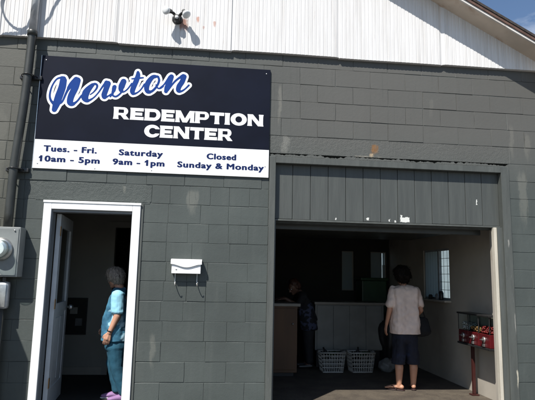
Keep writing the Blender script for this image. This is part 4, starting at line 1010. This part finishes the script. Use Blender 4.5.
for s, an in zip((-1, 1), feet):
    kn = Vector((px-.01-.03*s, py+s*.085, .42)); chain(bm, [Vector((px, py+s*.088, .64)), kn, an+Vector((0, 0, .01))], [(.118, .10, .06), (.080, .078, .05), (.060, .058, .03)])
fuse('trousers', bm, 'tealpants', pbw, .007, 2, .008, 8)
for an in feet:
    bm = BM(); chain(bm, [an+Vector((.03, 0, -.035)), an+Vector((-.05, 0, -.035)), an+Vector((-.14, 0, -.050))], [(.036, .036, .034), (.038, .038, .034), (.042, .040, .022)]); 
    shx = fuse('shoe', bm, 'purple', pbw, .006, 2, cut=[((0, 0, pz+.006), (0, 0, -1))])
    bm = BM(); hull(bm, (an+Vector((.035, 0, -.068)), (.036, .036, .008)), (an+Vector((-.145, 0, -.068)), (.044, .042, .008))); fuse('sole', bm, 'ltr', shx, .006, 1)
# --- someone bending over the cabinet in the dark
qx, qy = 3.42, 2.98
pc = empty('person', (qx, qy, 0), label='person in dark clothes with a patterned apron leaning over the brown cabinet in the dark', cat='person')
bm = BM(); PC_ = head(bm, (qx-.20, qy-.04, 1.27), (-.75, -.35, -.55), sc=1)
hull(bm, ((qx-.10, qy, 1.19), .05), ((qx-.17, qy-.02, 1.25), .05))
hull(bm, ((qx-.07, qy-.16, 1.13), .06), ((qx-.07, qy+.16, 1.13), .06), ((qx-.02, qy, .95), (.13, .15, .1)))
hull(bm, ((qx-.02, qy, .95), (.13, .15, .1)), ((qx+.05, qy-.06, .80), (.11, .11, .09)), ((qx+.05, qy+.06, .80), (.11, .11, .09)))
for s in (-1, 1):
    chain(bm, [(qx+.05, qy+s*.085, .78), (qx+.03, qy+s*.09, .44), (qx+.06, qy+s*.09, .09)], [.088, .056, .034]); chain(bm, [(qx+.06, qy+s*.09, .06), (qx-.08, qy+s*.09, .035)], [.034, .026])
    w_ = Vector((qx-.36, qy+s*.12-.12, 1.09)); chain(bm, [(qx-.08, qy+s*.19, 1.13), (qx-.17, qy+s*.21-.04, .98), w_], [.05, .04, .026]); hand(bm, w_, (-1, -.1, -.05), (0, -s, 0), (0, 0, -1), curl=.25)
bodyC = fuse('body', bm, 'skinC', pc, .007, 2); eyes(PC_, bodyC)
bm = BM(); hull(bm, (PC_(0, -.03, .045), .09), (PC_(0, -.045, -.01), .085)); fuse('hair', bm, 'hairred', pc, .008, 2, .01, 30)
bm = BM(); hull(bm, ((qx-.08, qy-.17, 1.14), .068), ((qx-.08, qy+.17, 1.14), .068), ((qx-.02, qy, .95), (.15, .17, .1))); hull(bm, ((qx-.02, qy, .95), (.15, .17, .1)), ((qx+.05, qy, .76), (.15, .18, .05)))
for s in (-1, 1): hull(bm, ((qx-.08, qy+s*.19, 1.13), .064), ((qx-.16, qy+s*.21-.035, 1.0), .055))
fuse('dark_top', bm, 'darkcloth', pc, .009, 3, .008, 10)
bm = BM(); hull(bm, ((qx-.02, qy-.10, 1.0), (.13, .085, .05)), ((qx+.05, qy-.10, .62), (.14, .11, .04))); fuse('patterned_apron', bm, 'print', pc, .009, 3, .008, 10)
bm = BM()
for s in (-1, 1): chain(bm, [(qx+.05, qy+s*.09, .74), (qx+.03, qy+s*.09, .44), (qx+.06, qy+s*.09, .12)], [.115, .08, .06])
fuse('trousers', bm, 'darkcloth', pc, .009, 3, .007, 10)
for s in (-1, 1):
    bm = BM(); chain(bm, [(qx+.09, qy+s*.09, .045), (qx-.10, qy+s*.09, .035)], [.040, .034]); fuse('shoe', bm, 'black', pc, .007, 2, cut=[((0, 0, .006), (0, 0, -1))])
